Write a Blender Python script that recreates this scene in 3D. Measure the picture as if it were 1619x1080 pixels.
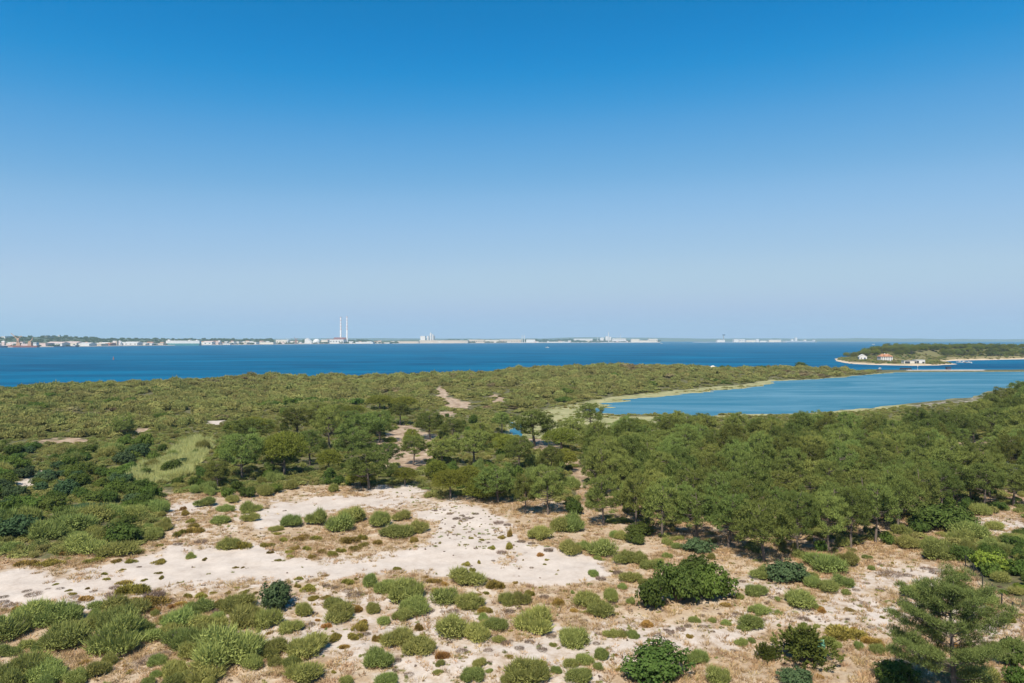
import bpy, math, random
import numpy as np

for o in list(bpy.data.objects):
    bpy.data.objects.remove(o)
S = bpy.context.scene
COL = S.collection
R = math.radians

# ------------------------------------------------------------------ camera
CAMZ = 32.0                      # balcony height above sea level
CX, CY, FPX = 809.5, 537.5, 1079.3   # photograph's optical centre / horizon / focal length in its pixels
cam = bpy.data.cameras.new('camera')
cam.lens = 24.0
cam.sensor_width = 36.0
cam.clip_start = 0.5
cam.clip_end = 60000.0
camo = bpy.data.objects.new('camera', cam)
COL.objects.link(camo)
camo.location = (0, 0, CAMZ)
camo.rotation_euler = (R(90) - 2.5 / FPX, 0, 0)
S.camera = camo

# ------------------------------------------------------------------ sky, sun, exposure
SUN_EL, SUN_AZ = 53.0, 196.0     # degrees; azimuth measured clockwise from +Y (view direction): sun behind the camera
world = bpy.data.worlds.new('World')
S.world = world
world.use_nodes = True
wn, wl = world.node_tree.nodes, world.node_tree.links
wn.clear()
w_out = wn.new('ShaderNodeOutputWorld')
w_bg = wn.new('ShaderNodeBackground')
w_sky = wn.new('ShaderNodeTexSky')
w_sky.sky_type = 'NISHITA'
w_sky.sun_disc = False
w_sky.sun_elevation = R(SUN_EL)
w_sky.sun_rotation = R(SUN_AZ)
w_sky.air_density = 1.0
w_sky.dust_density = 1.0
w_sky.ozone_density = 10.0
w_sky.altitude = 2000.0


def sky_grade():
    """the photograph's colour response: one tone curve per channel over the whole sky"""
    k = wn.new('ShaderNodeVectorMath')
    k.operation = 'SCALE'
    k.inputs['Scale'].default_value = 0.1
    wl.new(w_sky.outputs[0], k.inputs[0])
    c = wn.new('ShaderNodeRGBCurve')
    c.mapping.use_clip = False
    for i, pts in enumerate((((0, 0), (0.056, 0.0), (0.066, 0.005), (0.075, 0.028), (0.087, 0.083), (0.109, 0.168), (0.133, 0.26), (0.182, 0.36), (0.256, 0.44), (0.469, 0.40), (1, 0.5)),
                             ((0, 0), (0.126, 0.2), (0.164, 0.288), (0.19, 0.345), (0.235, 0.42), (0.282, 0.49), (0.371, 0.555), (0.483, 0.60), (0.659, 0.54), (1, 0.6)),
                             ((0, 0), (0.301, 0.52), (0.332, 0.585), (0.38, 0.65), (0.432, 0.69), (0.514, 0.725), (0.591, 0.765), (0.708, 0.765), (0.804, 0.745), (1, 0.70)))):
        cv = c.mapping.curves[i]
        cv.points[0].location, cv.points[1].location = pts[0], pts[-1]
        for p in pts[1:-1]:
            cv.points.new(*p)
    c.mapping.update()
    wl.new(k.outputs[0], c.inputs['Color'])
    e = wn.new('ShaderNodeVectorMath')
    e.operation = 'SCALE'
    e.inputs['Scale'].default_value = 10.0
    wl.new(c.outputs[0], e.inputs[0])
    wl.new(e.outputs[0], w_bg.inputs['Color'])


sky_grade()
w_bg.inputs['Strength'].default_value = 0.072
wl.new(w_bg.outputs[0], w_out.inputs[0])
sun = bpy.data.lights.new('sun', 'SUN')
sun.energy = 5.0
sun.angle = R(0.53)
sun.color = (1.0, 0.93, 0.82)
suno = bpy.data.objects.new('sun', sun)
COL.objects.link(suno)
suno.rotation_euler = (R(90 - SUN_EL), 0, R(180 - SUN_AZ))
suno.location = (0, -40, 90)
S.view_settings.view_transform = 'Standard'
S.view_settings.look = 'None'
S.view_settings.exposure = 0.5
S.view_settings.gamma = 1.0
S.view_settings.use_curve_mapping = False
S.render.engine = 'CYCLES'
S.cycles.max_bounces = 5
S.cycles.diffuse_bounces = 2
S.cycles.glossy_bounces = 2
S.cycles.transmission_bounces = 3
S.cycles.transparent_max_bounces = 4
S.cycles.volume_bounces = 0
S.cycles.use_denoising = True
try:
    S.cycles.denoiser = 'OPENIMAGEDENOISE'
    S.cycles.denoising_prefilter = 'ACCURATE'
except Exception:
    pass

# ------------------------------------------------------------------ numeric helpers
rng = np.random.default_rng(7)
random.seed(7)


def _hash(ix, iy, s):
    h = (ix.astype(np.int64) * 374761393 + iy.astype(np.int64) * 668265263 + s * 1442695041) & 0x7fffffff
    h = ((h ^ (h >> 13)) * 1274126177) & 0x7fffffff
    h = h ^ (h >> 16)
    return (h & 0xffff) / 65535.0


def vnoise(x, y, scale, s=0):
    x = np.asarray(x, float) / scale
    y = np.asarray(y, float) / scale
    ix, iy = np.floor(x), np.floor(y)
    fx, fy = x - ix, y - iy
    fx, fy = fx * fx * (3 - 2 * fx), fy * fy * (3 - 2 * fy)
    a, b = _hash(ix, iy, s), _hash(ix + 1, iy, s)
    c, d = _hash(ix, iy + 1, s), _hash(ix + 1, iy + 1, s)
    return ((a * (1 - fx) + b * fx) * (1 - fy) + (c * (1 - fx) + d * fx) * fy) * 2 - 1


def fbm(x, y, scale, s=0, n=3):
    r, a, t = 0, 1.0, 0
    for k in range(n):
        r = r + a * vnoise(x, y, scale / 2 ** k, s + 17 * k)
        t += a
        a *= 0.55
    return r / t


def sstep(a, b, t):
    u = np.clip((np.asarray(t, float) - a) / (b - a), 0, 1)
    return u * u * (3 - 2 * u)


def sdf(x, y, poly):
    """signed distance to a polygon, negative inside"""
    x, y = np.asarray(x, float), np.asarray(y, float)
    d2 = np.full(x.shape, 1e18)
    ins = np.zeros(x.shape, bool)
    n = len(poly)
    for i in range(n):
        ax, ay = poly[i]
        bx, by = poly[(i + 1) % n]
        ex, ey = bx - ax, by - ay
        t = np.clip(((x - ax) * ex + (y - ay) * ey) / (ex * ex + ey * ey + 1e-12), 0, 1)
        d2 = np.minimum(d2, (x - ax - t * ex) ** 2 + (y - ay - t * ey) ** 2)
        if ay != by:
            c = ((ay > y) != (by > y)) & (x < ex * (y - ay) / (by - ay) + ax)
            ins ^= c
    d = np.sqrt(d2)
    return np.where(ins, -d, d)


def sea_pt(px, py, z=0.0):
    """point of the level z that the photograph shows at (px, py)"""
    Y = (CAMZ - z) * FPX / (py - CY)
    return ((px - CX) / FPX * Y, Y)


def pix(x, y, z):
    return CX + FPX * x / y, CY + FPX * (CAMZ - z) / y


# ------------------------------------------------------------------ terrain
LAGOON = [sea_pt(*p) for p in [(948, 657), (945, 645), (960, 638), (1000, 632), (1060, 626), (1110, 621), (1170, 615),
          (1205, 611), (1222, 606), (1224, 603), (1290, 600), (1340, 596), (1380, 592), (1420, 589), (1500, 588.4),
          (1640, 588), (1800, 588), (1800, 592), (1680, 594), (1635, 602), (1600, 612), (1560, 621), (1540, 628),
          (1480, 634), (1420, 640), (1330, 650), (1250, 655), (1100, 658), (1000, 659)]]
CREEK = [sea_pt(*p) for p in [(800, 664), (812, 670), (824, 673), (824, 693), (813, 693), (809, 684), (810, 675), (800, 668)]]
MUD = [sea_pt(*p) for p in [(806, 690), (815, 662), (850, 654), (900, 643), (940, 635), (1000, 627), (1060, 620), (1110, 615),
       (1180, 609), (1225, 601), (1226, 608), (1170, 616), (1060, 627), (990, 634), (950, 645), (950, 662), (1100, 661),
       (1330, 652), (1430, 641), (1430, 643), (1330, 655), (1100, 663), (960, 684), (900, 696), (850, 694)]]
RIDGE_U = [-600, -200, 0, 100, 200, 300, 400, 500, 600, 700, 760, 800, 860, 960, 1060, 1130, 1200, 1270, 1330, 1375, 1400, 1900]
RIDGE_Y = [360, 385, 400, 415, 430, 450, 480, 490, 500, 520, 540, 560, 580, 600, 612, 620, 640, 662, 672, 690, 700, 715]
RIDGE_P = [627, 618, 612.5, 605, 602, 600, 594, 593, 592.5, 590.5, 588, 583, 579.5, 575.5, 577.5, 580, 580, 580, 582.5, 586, 587, 587]


def height(x, y):
    x, y = np.asarray(x, float), np.asarray(y, float)
    u = CX + FPX * x / np.maximum(y, 1)
    base = 2.0 + 0.55 * fbm(x, y, 38, 3) + 0.22 * fbm(x, y, 11, 5) * sstep(260, 120, y) + 0.09 * vnoise(x, y, 1.9, 9) + 0.16 * fbm(x, y, 5.0, 13) * sstep(170, 120, y)
    base = base + 1.3 * sstep(150, 60, y) * sstep(1300, 1750, u)            # dune bank at the right
    Yr = np.interp(u, RIDGE_U, RIDGE_Y)
    Pr = np.interp(u, RIDGE_U, RIDGE_P)
    zr = np.maximum(CAMZ - (Pr - CY) * Yr / FPX - 1.9, 0.9)
    t = y / Yr
    z = base + (zr - base) * sstep(0.5, 1.0, t) ** 1.2
    z = z + 0.8 * fbm(x, y, 60, 21) * sstep(0.4, 0.7, t) * sstep(1.02, 0.9, t)
    fall = np.interp(u, [1300, 1400, 2000], [0.16, 0.3, 0.3])
    keep = np.interp(u, [1300, 1400, 2000], [4, 12, 14])
    back = np.maximum(y - Yr - keep, 0)
    z = np.where(back > 0, zr - back * fall - 0.01 * back ** 1.5, z)
    z = np.maximum(z, -3.0)
    # lagoon basin
    d = sdf(x, y, LAGOON) + (2.5 + 9.0 * sstep(1240, 1120, u)) * fbm(x * 0.55, y * 1.4, 15, 31) + 2.0 * vnoise(x, y, 6, 32)
    dc = sdf(x, y, CREEK)
    dm = sdf(x, y, MUD) + 3.0 * fbm(x, y, 22, 33)
    gap = np.clip(np.minimum(np.maximum(dm, 0), np.maximum(d, 0)), 0, None)
    low = 0.24 + 0.07 * fbm(x, y, 9, 35) + gap * 0.10 + 0.0012 * gap ** 2
    far = sstep(1330, 1400, u) * sstep(640, 680, y)                         # causeway: steeper foot
    low = np.where(far > 0.5, low + gap * 0.2, low)
    z = np.where(y < Yr + keep + 2, np.minimum(z, low), z)
    z = np.where(d < 0, np.minimum(z, 0.1 + np.maximum(d, -8) * 0.09), z)
    z = np.where(dc < 0, np.minimum(z, -0.3), z)
    return z


# ------------------------------------------------------------------ materials
def mat(name):
    m = bpy.data.materials.new(name)
    m.use_nodes = True
    n, l = m.node_tree.nodes, m.node_tree.links
    n.clear()
    out = n.new('ShaderNodeOutputMaterial')
    return m, n, l, out


def flat(name, col, rough=0.8, var=0.12, scale=2.0, metal=0.0):
    m, n, l, out = mat(name)
    b = n.new('ShaderNodeBsdfPrincipled')
    b.inputs['Roughness'].default_value = rough
    b.inputs['Metallic'].default_value = metal
    tc = n.new('ShaderNodeTexCoord')
    nz = n.new('ShaderNodeTexNoise')
    nz.inputs['Scale'].default_value = scale
    nz.inputs['Detail'].default_value = 4
    mx = n.new('ShaderNodeMix')
    mx.data_type = 'RGBA'
    mx.inputs['A'].default_value = (*[c * (1 - var) for c in col], 1)
    mx.inputs['B'].default_value = (*[min(1, c * (1 + var)) for c in col], 1)
    l.new(tc.outputs['Object'], nz.inputs['Vector'])
    l.new(nz.outputs['Fac'], mx.inputs['Factor'])
    l.new(mx.outputs['Result'], b.inputs['Base Color'])
    l.new(b.outputs[0], out.inputs[0])
    return m


def leaf_mat(name, ca, cb, trans=0.3, vary=0.25, hue=0.03):
    """foliage: colour varies per leaf (attribute tone) and per plant (object random)"""
    m, n, l, out = mat(name)
    at = n.new('ShaderNodeAttribute')
    at.attribute_name = 'tone'
    mx = n.new('ShaderNodeMix')
    mx.data_type = 'RGBA'
    mx.inputs['A'].default_value = (*ca, 1)
    mx.inputs['B'].default_value = (*cb, 1)
    l.new(at.outputs['Fac'], mx.inputs['Factor'])
    oi = n.new('ShaderNodeObjectInfo')
    v = n.new('ShaderNodeMapRange')
    v.inputs['To Min'].default_value = 1 - vary
    v.inputs['To Max'].default_value = 1 + vary
    l.new(oi.outputs['Random'], v.inputs['Value'])
    mul = n.new('ShaderNodeMath')
    mul.operation = 'MULTIPLY'
    mul.inputs[1].default_value = 7.31
    fr = n.new('ShaderNodeMath')
    fr.operation = 'FRACT'
    l.new(oi.outputs['Random'], mul.inputs[0])
    l.new(mul.outputs[0], fr.inputs[0])
    hv = n.new('ShaderNodeMapRange')
    hv.inputs['To Min'].default_value = 0.5 - hue
    hv.inputs['To Max'].default_value = 0.5 + hue
    l.new(fr.outputs[0], hv.inputs['Value'])
    hs = n.new('ShaderNodeHueSaturation')
    l.new(hv.outputs[0], hs.inputs['Hue'])
    l.new(v.outputs[0], hs.inputs['Value'])
    l.new(mx.outputs['Result'], hs.inputs['Color'])
    d = n.new('ShaderNodeBsdfDiffuse')
    t = n.new('ShaderNodeBsdfTranslucent')
    ms = n.new('ShaderNodeMixShader')
    ms.inputs[0].default_value = trans
    l.new(hs.outputs[0], d.inputs['Color'])
    l.new(hs.outputs[0], t.inputs['Color'])
    l.new(d.outputs[0], ms.inputs[1])
    l.new(t.outputs[0], ms.inputs[2])
    l.new(ms.outputs[0], out.inputs[0])
    return m


def ground_mat():
    m, n, l, out = mat('dune_ground')
    at = n.new('ShaderNodeVertexColor')
    at.layer_name = 'cover'
    sep = n.new('ShaderNodeSeparateColor')
    l.new(at.outputs['Color'], sep.inputs[0])
    geo = n.new('ShaderNodeNewGeometry')

    def noise(scale, detail=5, rough=0.6, dist=0.0):
        z = n.new('ShaderNodeTexNoise')
        z.inputs['Scale'].default_value = scale
        z.inputs['Detail'].default_value = detail
        z.inputs['Roughness'].default_value = rough
        z.inputs['Distortion'].default_value = dist
        l.new(geo.outputs['Position'], z.inputs['Vector'])
        return z.outputs['Fac']

    def ramp(fac, stops):
        r = n.new('ShaderNodeValToRGB')
        e = r.color_ramp.elements
        e[0].position, e[0].color = stops[0][0], (*stops[0][1], 1)
        e[1].position, e[1].color = stops[-1][0], (*stops[-1][1], 1)
        for p, c in stops[1:-1]:
            k = e.new(p)
            k.color = (*c, 1)
        l.new(fac, r.inputs[0])
        return r.outputs[0]

    def math2(op, a, b):
        k = n.new('ShaderNodeMath')
        k.operation = op
        for i, v in enumerate((a, b)):
            if isinstance(v, (int, float)):
                k.inputs[i].default_value = v
            else:
                l.new(v, k.inputs[i])
        return k.outputs[0]

    def edge(mask, nz, amt, soft):
        s = math2('ADD', mask, math2('MULTIPLY', math2('SUBTRACT', nz, 0.5), amt))
        k = n.new('ShaderNodeMapRange')
        k.interpolation_type = 'SMOOTHSTEP'
        k.inputs['From Min'].default_value = 0.5 - soft
        k.inputs['From Max'].default_value = 0.5 + soft
        l.new(s, k.inputs['Value'])
        return k.outputs[0]

    def mix(f, a, b):
        k = n.new('ShaderNodeMix')
        k.data_type = 'RGBA'
        if isinstance(f, float):
            k.inputs['Factor'].default_value = f
        else:
            l.new(f, k.inputs['Factor'])
        l.new(a, k.inputs['A'])
        l.new(b, k.inputs['B'])
        return k.outputs['Result']

    nf, nm, nl, nx = noise(1.6, 8, 0.7), noise(0.35, 6, 0.62), noise(0.06, 4), noise(5.0, 5, 0.7)
    mott = math2('ADD', math2('MULTIPLY', nm, 0.6), math2('MULTIPLY', nf, 0.4))
    scrub = ramp(nm, [(0.3, (0.045, 0.05, 0.02)), (0.55, (0.10, 0.10, 0.04)), (0.75, (0.20, 0.16, 0.085))])
    sand = ramp(mott, [(0.30, (0.32, 0.25, 0.20)), (0.43, (0.44, 0.37, 0.31)), (0.62, (0.52, 0.45, 0.385))])
    tan = ramp(mott, [(0.3, (0.20, 0.135, 0.082)), (0.45, (0.36, 0.26, 0.165)), (0.6, (0.46, 0.365, 0.26))])
    lit = ramp(nm, [(0.3, (0.15, 0.10, 0.065)), (0.5, (0.33, 0.235, 0.155)), (0.68, (0.47, 0.37, 0.265))])
    mud = ramp(noise(0.16, 7, 0.7), [(0.32, (0.12, 0.125, 0.045)), (0.46, (0.25, 0.25, 0.11)), (0.58, (0.33, 0.31, 0.155)), (0.7, (0.40, 0.35, 0.21))])
    c = mix(edge(sep.outputs[2], mott, 0.9, 0.2), scrub, lit)
    c = mix(edge(sep.outputs[1], mott, 1.1, 0.2), c, tan)
    c = mix(edge(sep.outputs[0], mott, 1.7, 0.24), c, sand)
    c = mix(at.outputs['Alpha'], c, mud)
    # dry specks (twigs and droppings of the dune plants) on everything but mud
    sp = n.new('ShaderNodeMapRange')
    sp.inputs['From Min'].default_value = 0.60
    sp.inputs['From Max'].default_value = 0.68
    l.new(nx, sp.inputs['Value'])
    sp2 = n.new('ShaderNodeMapRange')
    sp2.inputs['From Min'].default_value = 0.50
    sp2.inputs['From Max'].default_value = 0.66
    l.new(noise(2.6, 8, 0.75, 0.4), sp2.inputs['Value'])
    mixed = math2('SUBTRACT', 1.0, sep.outputs[0])
    sk = math2('MAXIMUM', math2('MULTIPLY', sp.outputs[0], 0.4), math2('MULTIPLY', sp2.outputs[0], math2('MULTIPLY', mixed, 0.75)))
    speck = n.new('ShaderNodeRGB')
    speck.outputs[0].default_value = (0.20, 0.14, 0.10, 1)
    c = mix(sk, c, speck.outputs[0])
    b = n.new('ShaderNodeBsdfPrincipled')
    b.inputs['Roughness'].default_value = 0.95
    b.inputs['Specular IOR Level'].default_value = 0.15
    l.new(c, b.inputs['Base Color'])
    bp = n.new('ShaderNodeBump')
    bp.inputs['Strength'].default_value = 0.6
    bp.inputs['Distance'].default_value = 0.12
    l.new(nf, bp.inputs['Height'])
    l.new(bp.outputs[0], b.inputs['Normal'])
    l.new(b.outputs[0], out.inputs[0])
    return m


def water_mat(name, deep, light, rough, bump, sx, sy, spec=0.5, lo=0.35, hi=0.68):
    m, n, l, out = mat(name)
    geo = n.new('ShaderNodeNewGeometry')
    mp = n.new('ShaderNodeMapping')
    mp.inputs['Scale'].default_value = (sx, sy, 1)
    l.new(geo.outputs['Position'], mp.inputs['Vector'])
    pat = n.new('ShaderNodeTexNoise')
    pat.inputs['Scale'].default_value = 1
    pat.inputs['Detail'].default_value = 6
    pat.inputs['Roughness'].default_value = 0.6
    pat.inputs['Distortion'].default_value = 1.6
    l.new(mp.outputs[0], pat.inputs['Vector'])
    rp = n.new('ShaderNodeMapRange')
    rp.inputs['From Min'].default_value = lo
    rp.inputs['From Max'].default_value = hi
    l.new(pat.outputs['Fac'], rp.inputs['Value'])
    mx = n.new('ShaderNodeMix')
    mx.data_type = 'RGBA'
    mx.inputs['A'].default_value = (*deep, 1)
    mx.inputs['B'].default_value = (*light, 1)
    l.new(rp.outputs[0], mx.inputs['Factor'])
    wv = n.new('ShaderNodeTexNoise')
    wv.inputs['Scale'].default_value = 0.22
    wv.inputs['Detail'].default_value = 5
    wv.inputs['Roughness'].default_value = 0.65
    wm = n.new('ShaderNodeMapping')
    wm.inputs['Scale'].default_value = (0.6, 1.3, 1)
    wm.inputs['Rotation'].default_value = (0, 0, 0.35)
    l.new(geo.outputs['Position'], wm.inputs['Vector'])
    l.new(wm.outputs[0], wv.inputs['Vector'])
    bp = n.new('ShaderNodeBump')
    bp.inputs['Strength'].default_value = 1.0
    bd = n.new('ShaderNodeMapRange')          # gusts: rougher and calmer water
    bd.inputs['To Min'].default_value = bump * 1.25
    bd.inputs['To Max'].default_value = bump * 0.6
    l.new(rp.outputs[0], bd.inputs['Value'])
    l.new(bd.outputs[0], bp.inputs['Distance'])
    l.new(wv.outputs['Fac'], bp.inputs['Height'])
    b = n.new('ShaderNodeBsdfDiffuse')          # light scattered back out of the water body
    gl = n.new('ShaderNodeBsdfGlossy')          # sky mirrored by the rippled surface
    gl.inputs['Roughness'].default_value = rough
    ms = n.new('ShaderNodeMixShader')
    ms.inputs[0].default_value = spec
    l.new(mx.outputs['Result'], b.inputs['Color'])
    l.new(bp.outputs[0], b.inputs['Normal'])
    l.new(bp.outputs[0], gl.inputs['Normal'])
    l.new(b.outputs[0], ms.inputs[1])
    l.new(gl.outputs[0], ms.inputs[2])
    l.new(ms.outputs[0], out.inputs[0])
    return m


M = {}
M['ground'] = ground_mat()
M['sea'] = water_mat('sea_water', (0.0, 0.060, 0.138), (0.0, 0.125, 0.235), 0.4, 1.9, 0.0028, 0.009, 0.045)
M['lagoon'] = water_mat('lagoon_water', (0.022, 0.135, 0.205), (0.110, 0.240, 0.310), 0.25, 0.8, 0.009, 0.026, 0.2, 0.40, 0.78)
M['bark'] = flat('pine_bark', (0.13, 0.10, 0.08), 0.9, 0.4, 3.0)
M['twig'] = flat('grey_twigs', (0.17, 0.135, 0.11), 0.9, 0.3, 5.0)
M['pine'] = leaf_mat('pine_needles', (0.046, 0.067, 0.016), (0.240, 0.278, 0.072), 0.16, 0.36, 0.022)
M['stone'] = leaf_mat('stone_pine_needles', (0.105, 0.125, 0.020), (0.240, 0.255, 0.048), 0.25, 0.2, 0.018)
M['broom'] = leaf_mat('broom_twigs', (0.145, 0.168, 0.042), (0.370, 0.392, 0.120), 0.35, 0.22, 0.03)
M['acacia'] = leaf_mat('acacia_leaves', (0.038, 0.070, 0.030), (0.115, 0.168, 0.072), 0.3, 0.2, 0.02)
M['lentisk'] = leaf_mat('lentisk_leaves', (0.050, 0.082, 0.018), (0.135, 0.180, 0.044), 0.35, 0.2, 0.02)
M['juniper'] = leaf_mat('juniper_leaves', (0.060, 0.075, 0.016), (0.135, 0.155, 0.036), 0.2, 0.15, 0.01)
M['mat'] = leaf_mat('cushion_leaves', (0.165, 0.135, 0.028), (0.350, 0.285, 0.075), 0.2, 0.25, 0.03)
M['rust'] = leaf_mat('rust_cushion_leaves', (0.24, 0.140, 0.036), (0.43, 0.265, 0.080), 0.15, 0.2, 0.02)
M['dead'] = leaf_mat('dead_twigs', (0.12, 0.085, 0.06), (0.27, 0.20, 0.155), 0.1, 0.25, 0.01)
M['straw'] = leaf_mat('dry_grass', (0.30, 0.19, 0.09), (0.60, 0.44, 0.25), 0.3, 0.25, 0.015)
M['scrub'] = leaf_mat('scrub_leaves', (0.160, 0.165, 0.044), (0.360, 0.350, 0.118), 0.3, 0.2, 0.022)
M['reed'] = leaf_mat('reed_leaves', (0.38, 0.40, 0.13), (0.62, 0.60, 0.27), 0.4, 0.12, 0.012)
M['lime'] = leaf_mat('young_leaves', (0.120, 0.160, 0.022), (0.260, 0.310, 0.050), 0.3, 0.1, 0.01)
M['heropine'] = leaf_mat('near_pine_needles', (0.044, 0.068, 0.018), (0.215, 0.255, 0.076), 0.16, 0.0, 0.0)
M['green'] = leaf_mat('fresh_green_leaves', (0.070, 0.110, 0.020), (0.160, 0.220, 0.050), 0.35, 0.2, 0.02)


# ------------------------------------------------------------------ mesh helpers
def mesh_raw(name, V, faces, mtl, tone=None, smooth=False):
    """faces: list of (n,k) int arrays"""
    me = bpy.data.meshes.new(name)
    V = np.asarray(V, np.float32)
    me.vertices.add(len(V))
    me.vertices.foreach_set('co', V.ravel())
    loops = np.concatenate([np.asarray(f, np.int32).ravel() for f in faces])
    tot = np.concatenate([np.full(len(f), np.asarray(f).shape[1], np.int32) for f in faces])
    me.loops.add(len(loops))
    me.loops.foreach_set('vertex_index', loops)
    me.polygons.add(len(tot))
    me.polygons.foreach_set('loop_start', np.concatenate([[0], np.cumsum(tot)[:-1]]).astype(np.int32))
    me.polygons.foreach_set('loop_total', tot)
    if smooth:
        me.polygons.foreach_set('use_smooth', np.ones(len(tot), bool))
    if tone is not None:
        a = me.attributes.new('tone', 'FLOAT', 'POINT')
        a.data.foreach_set('value', np.asarray(tone, np.float32))
    me.update()
    me.validate()
    if mtl is not None:
        me.materials.append(mtl)
    return me


def norm(v):
    return v / (np.linalg.norm(v, axis=-1, keepdims=True) + 1e-9)


def rnd_dirs(n, g):
    return norm(g.normal(size=(n, 3)))


class Leaves:
    """collects leaf blades (triangles) and leaf lozenges (quads)"""
    def __init__(self):
        self.V, self.T, self.Q, self.tone, self.n = [], [], [], [], 0

    def blades(self, p, d, ln, wd, g, tone=None):
        n = len(p)
        s = norm(np.cross(d, rnd_dirs(n, g)))
        ln = np.broadcast_to(np.asarray(ln, float), (n,))[:, None]
        wd = np.broadcast_to(np.asarray(wd, float), (n,))[:, None]
        v = np.stack([p - s * wd / 2, p + s * wd / 2, p + d * ln], 1).reshape(-1, 3)
        self.V.append(v)
        self.T.append(np.arange(n * 3).reshape(-1, 3) + self.n)
        t = g.random(n) if tone is None else tone
        self.tone.append(np.repeat(t, 3))
        self.n += n * 3

    def lozenges(self, p, d, ln, wd, g, tone=None):
        n = len(p)
        s = norm(np.cross(d, rnd_dirs(n, g)))
        ln = np.broadcast_to(np.asarray(ln, float), (n,))[:, None]
        wd = np.broadcast_to(np.asarray(wd, float), (n,))[:, None]
        v = np.stack([p - d * ln / 2, p + s * wd / 2, p + d * ln / 2, p - s * wd / 2], 1).reshape(-1, 3)
        self.V.append(v)
        self.Q.append(np.arange(n * 4).reshape(-1, 4) + self.n)
        t = g.random(n) if tone is None else tone
        self.tone.append(np.repeat(t, 4))
        self.n += n * 4

    def faced(self, p, nrm, ln, wd, g, tone=None):
        """lozenges whose flat side looks along nrm"""
        t = norm(np.cross(nrm, rnd_dirs(len(p), g)))
        b = np.cross(nrm, t)
        n = len(p)
        ln = np.broadcast_to(np.asarray(ln, float), (n,))[:, None]
        wd = np.broadcast_to(np.asarray(wd, float), (n,))[:, None]
        v = np.stack([p - t * ln / 2, p + b * wd / 2, p + t * ln / 2, p - b * wd / 2], 1).reshape(-1, 3)
        self.V.append(v)
        self.Q.append(np.arange(n * 4).reshape(-1, 4) + self.n)
        self.tone.append(np.repeat(g.random(n) if tone is None else tone, 4))
        self.n += n * 4

    def mesh(self, name, mtl):
        f = []
        if self.T:
            f.append(np.concatenate(self.T))
        if self.Q:
            f.append(np.concatenate(self.Q))
        return mesh_raw(name, np.concatenate(self.V), f, mtl, np.concatenate(self.tone))


class Tubes:
    def __init__(self):
        self.V, self.Q, self.n = [], [], 0

    def add(self, pts, rad, k=6):
        pts = np.asarray(pts, float)
        m = len(pts)
        tg = norm(np.gradient(pts, axis=0))
        ref = np.where(np.abs(tg[:, 2:3]) > 0.9, np.array([[1.0, 0, 0]]), np.array([[0, 0, 1.0]]))
        a = norm(np.cross(tg, ref))
        b = np.cross(tg, a)
        th = np.linspace(0, 2 * math.pi, k, endpoint=False)
        ring = a[:, None] * np.cos(th)[None, :, None] + b[:, None] * np.sin(th)[None, :, None]
        v = pts[:, None] + ring * np.asarray(rad, float)[:, None, None]
        self.V.append(v.reshape(-1, 3))
        i, j = np.meshgrid(np.arange(m - 1), np.arange(k), indexing='ij')
        q = np.stack([i * k + j, i * k + (j + 1) % k, (i + 1) * k + (j + 1) % k, (i + 1) * k + j], -1).reshape(-1, 4)
        self.Q.append(q + self.n)
        self.n += m * k

    def mesh(self, name, mtl):
        return mesh_raw(name, np.concatenate(self.V), [np.concatenate(self.Q)], mtl, None, True)


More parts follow.
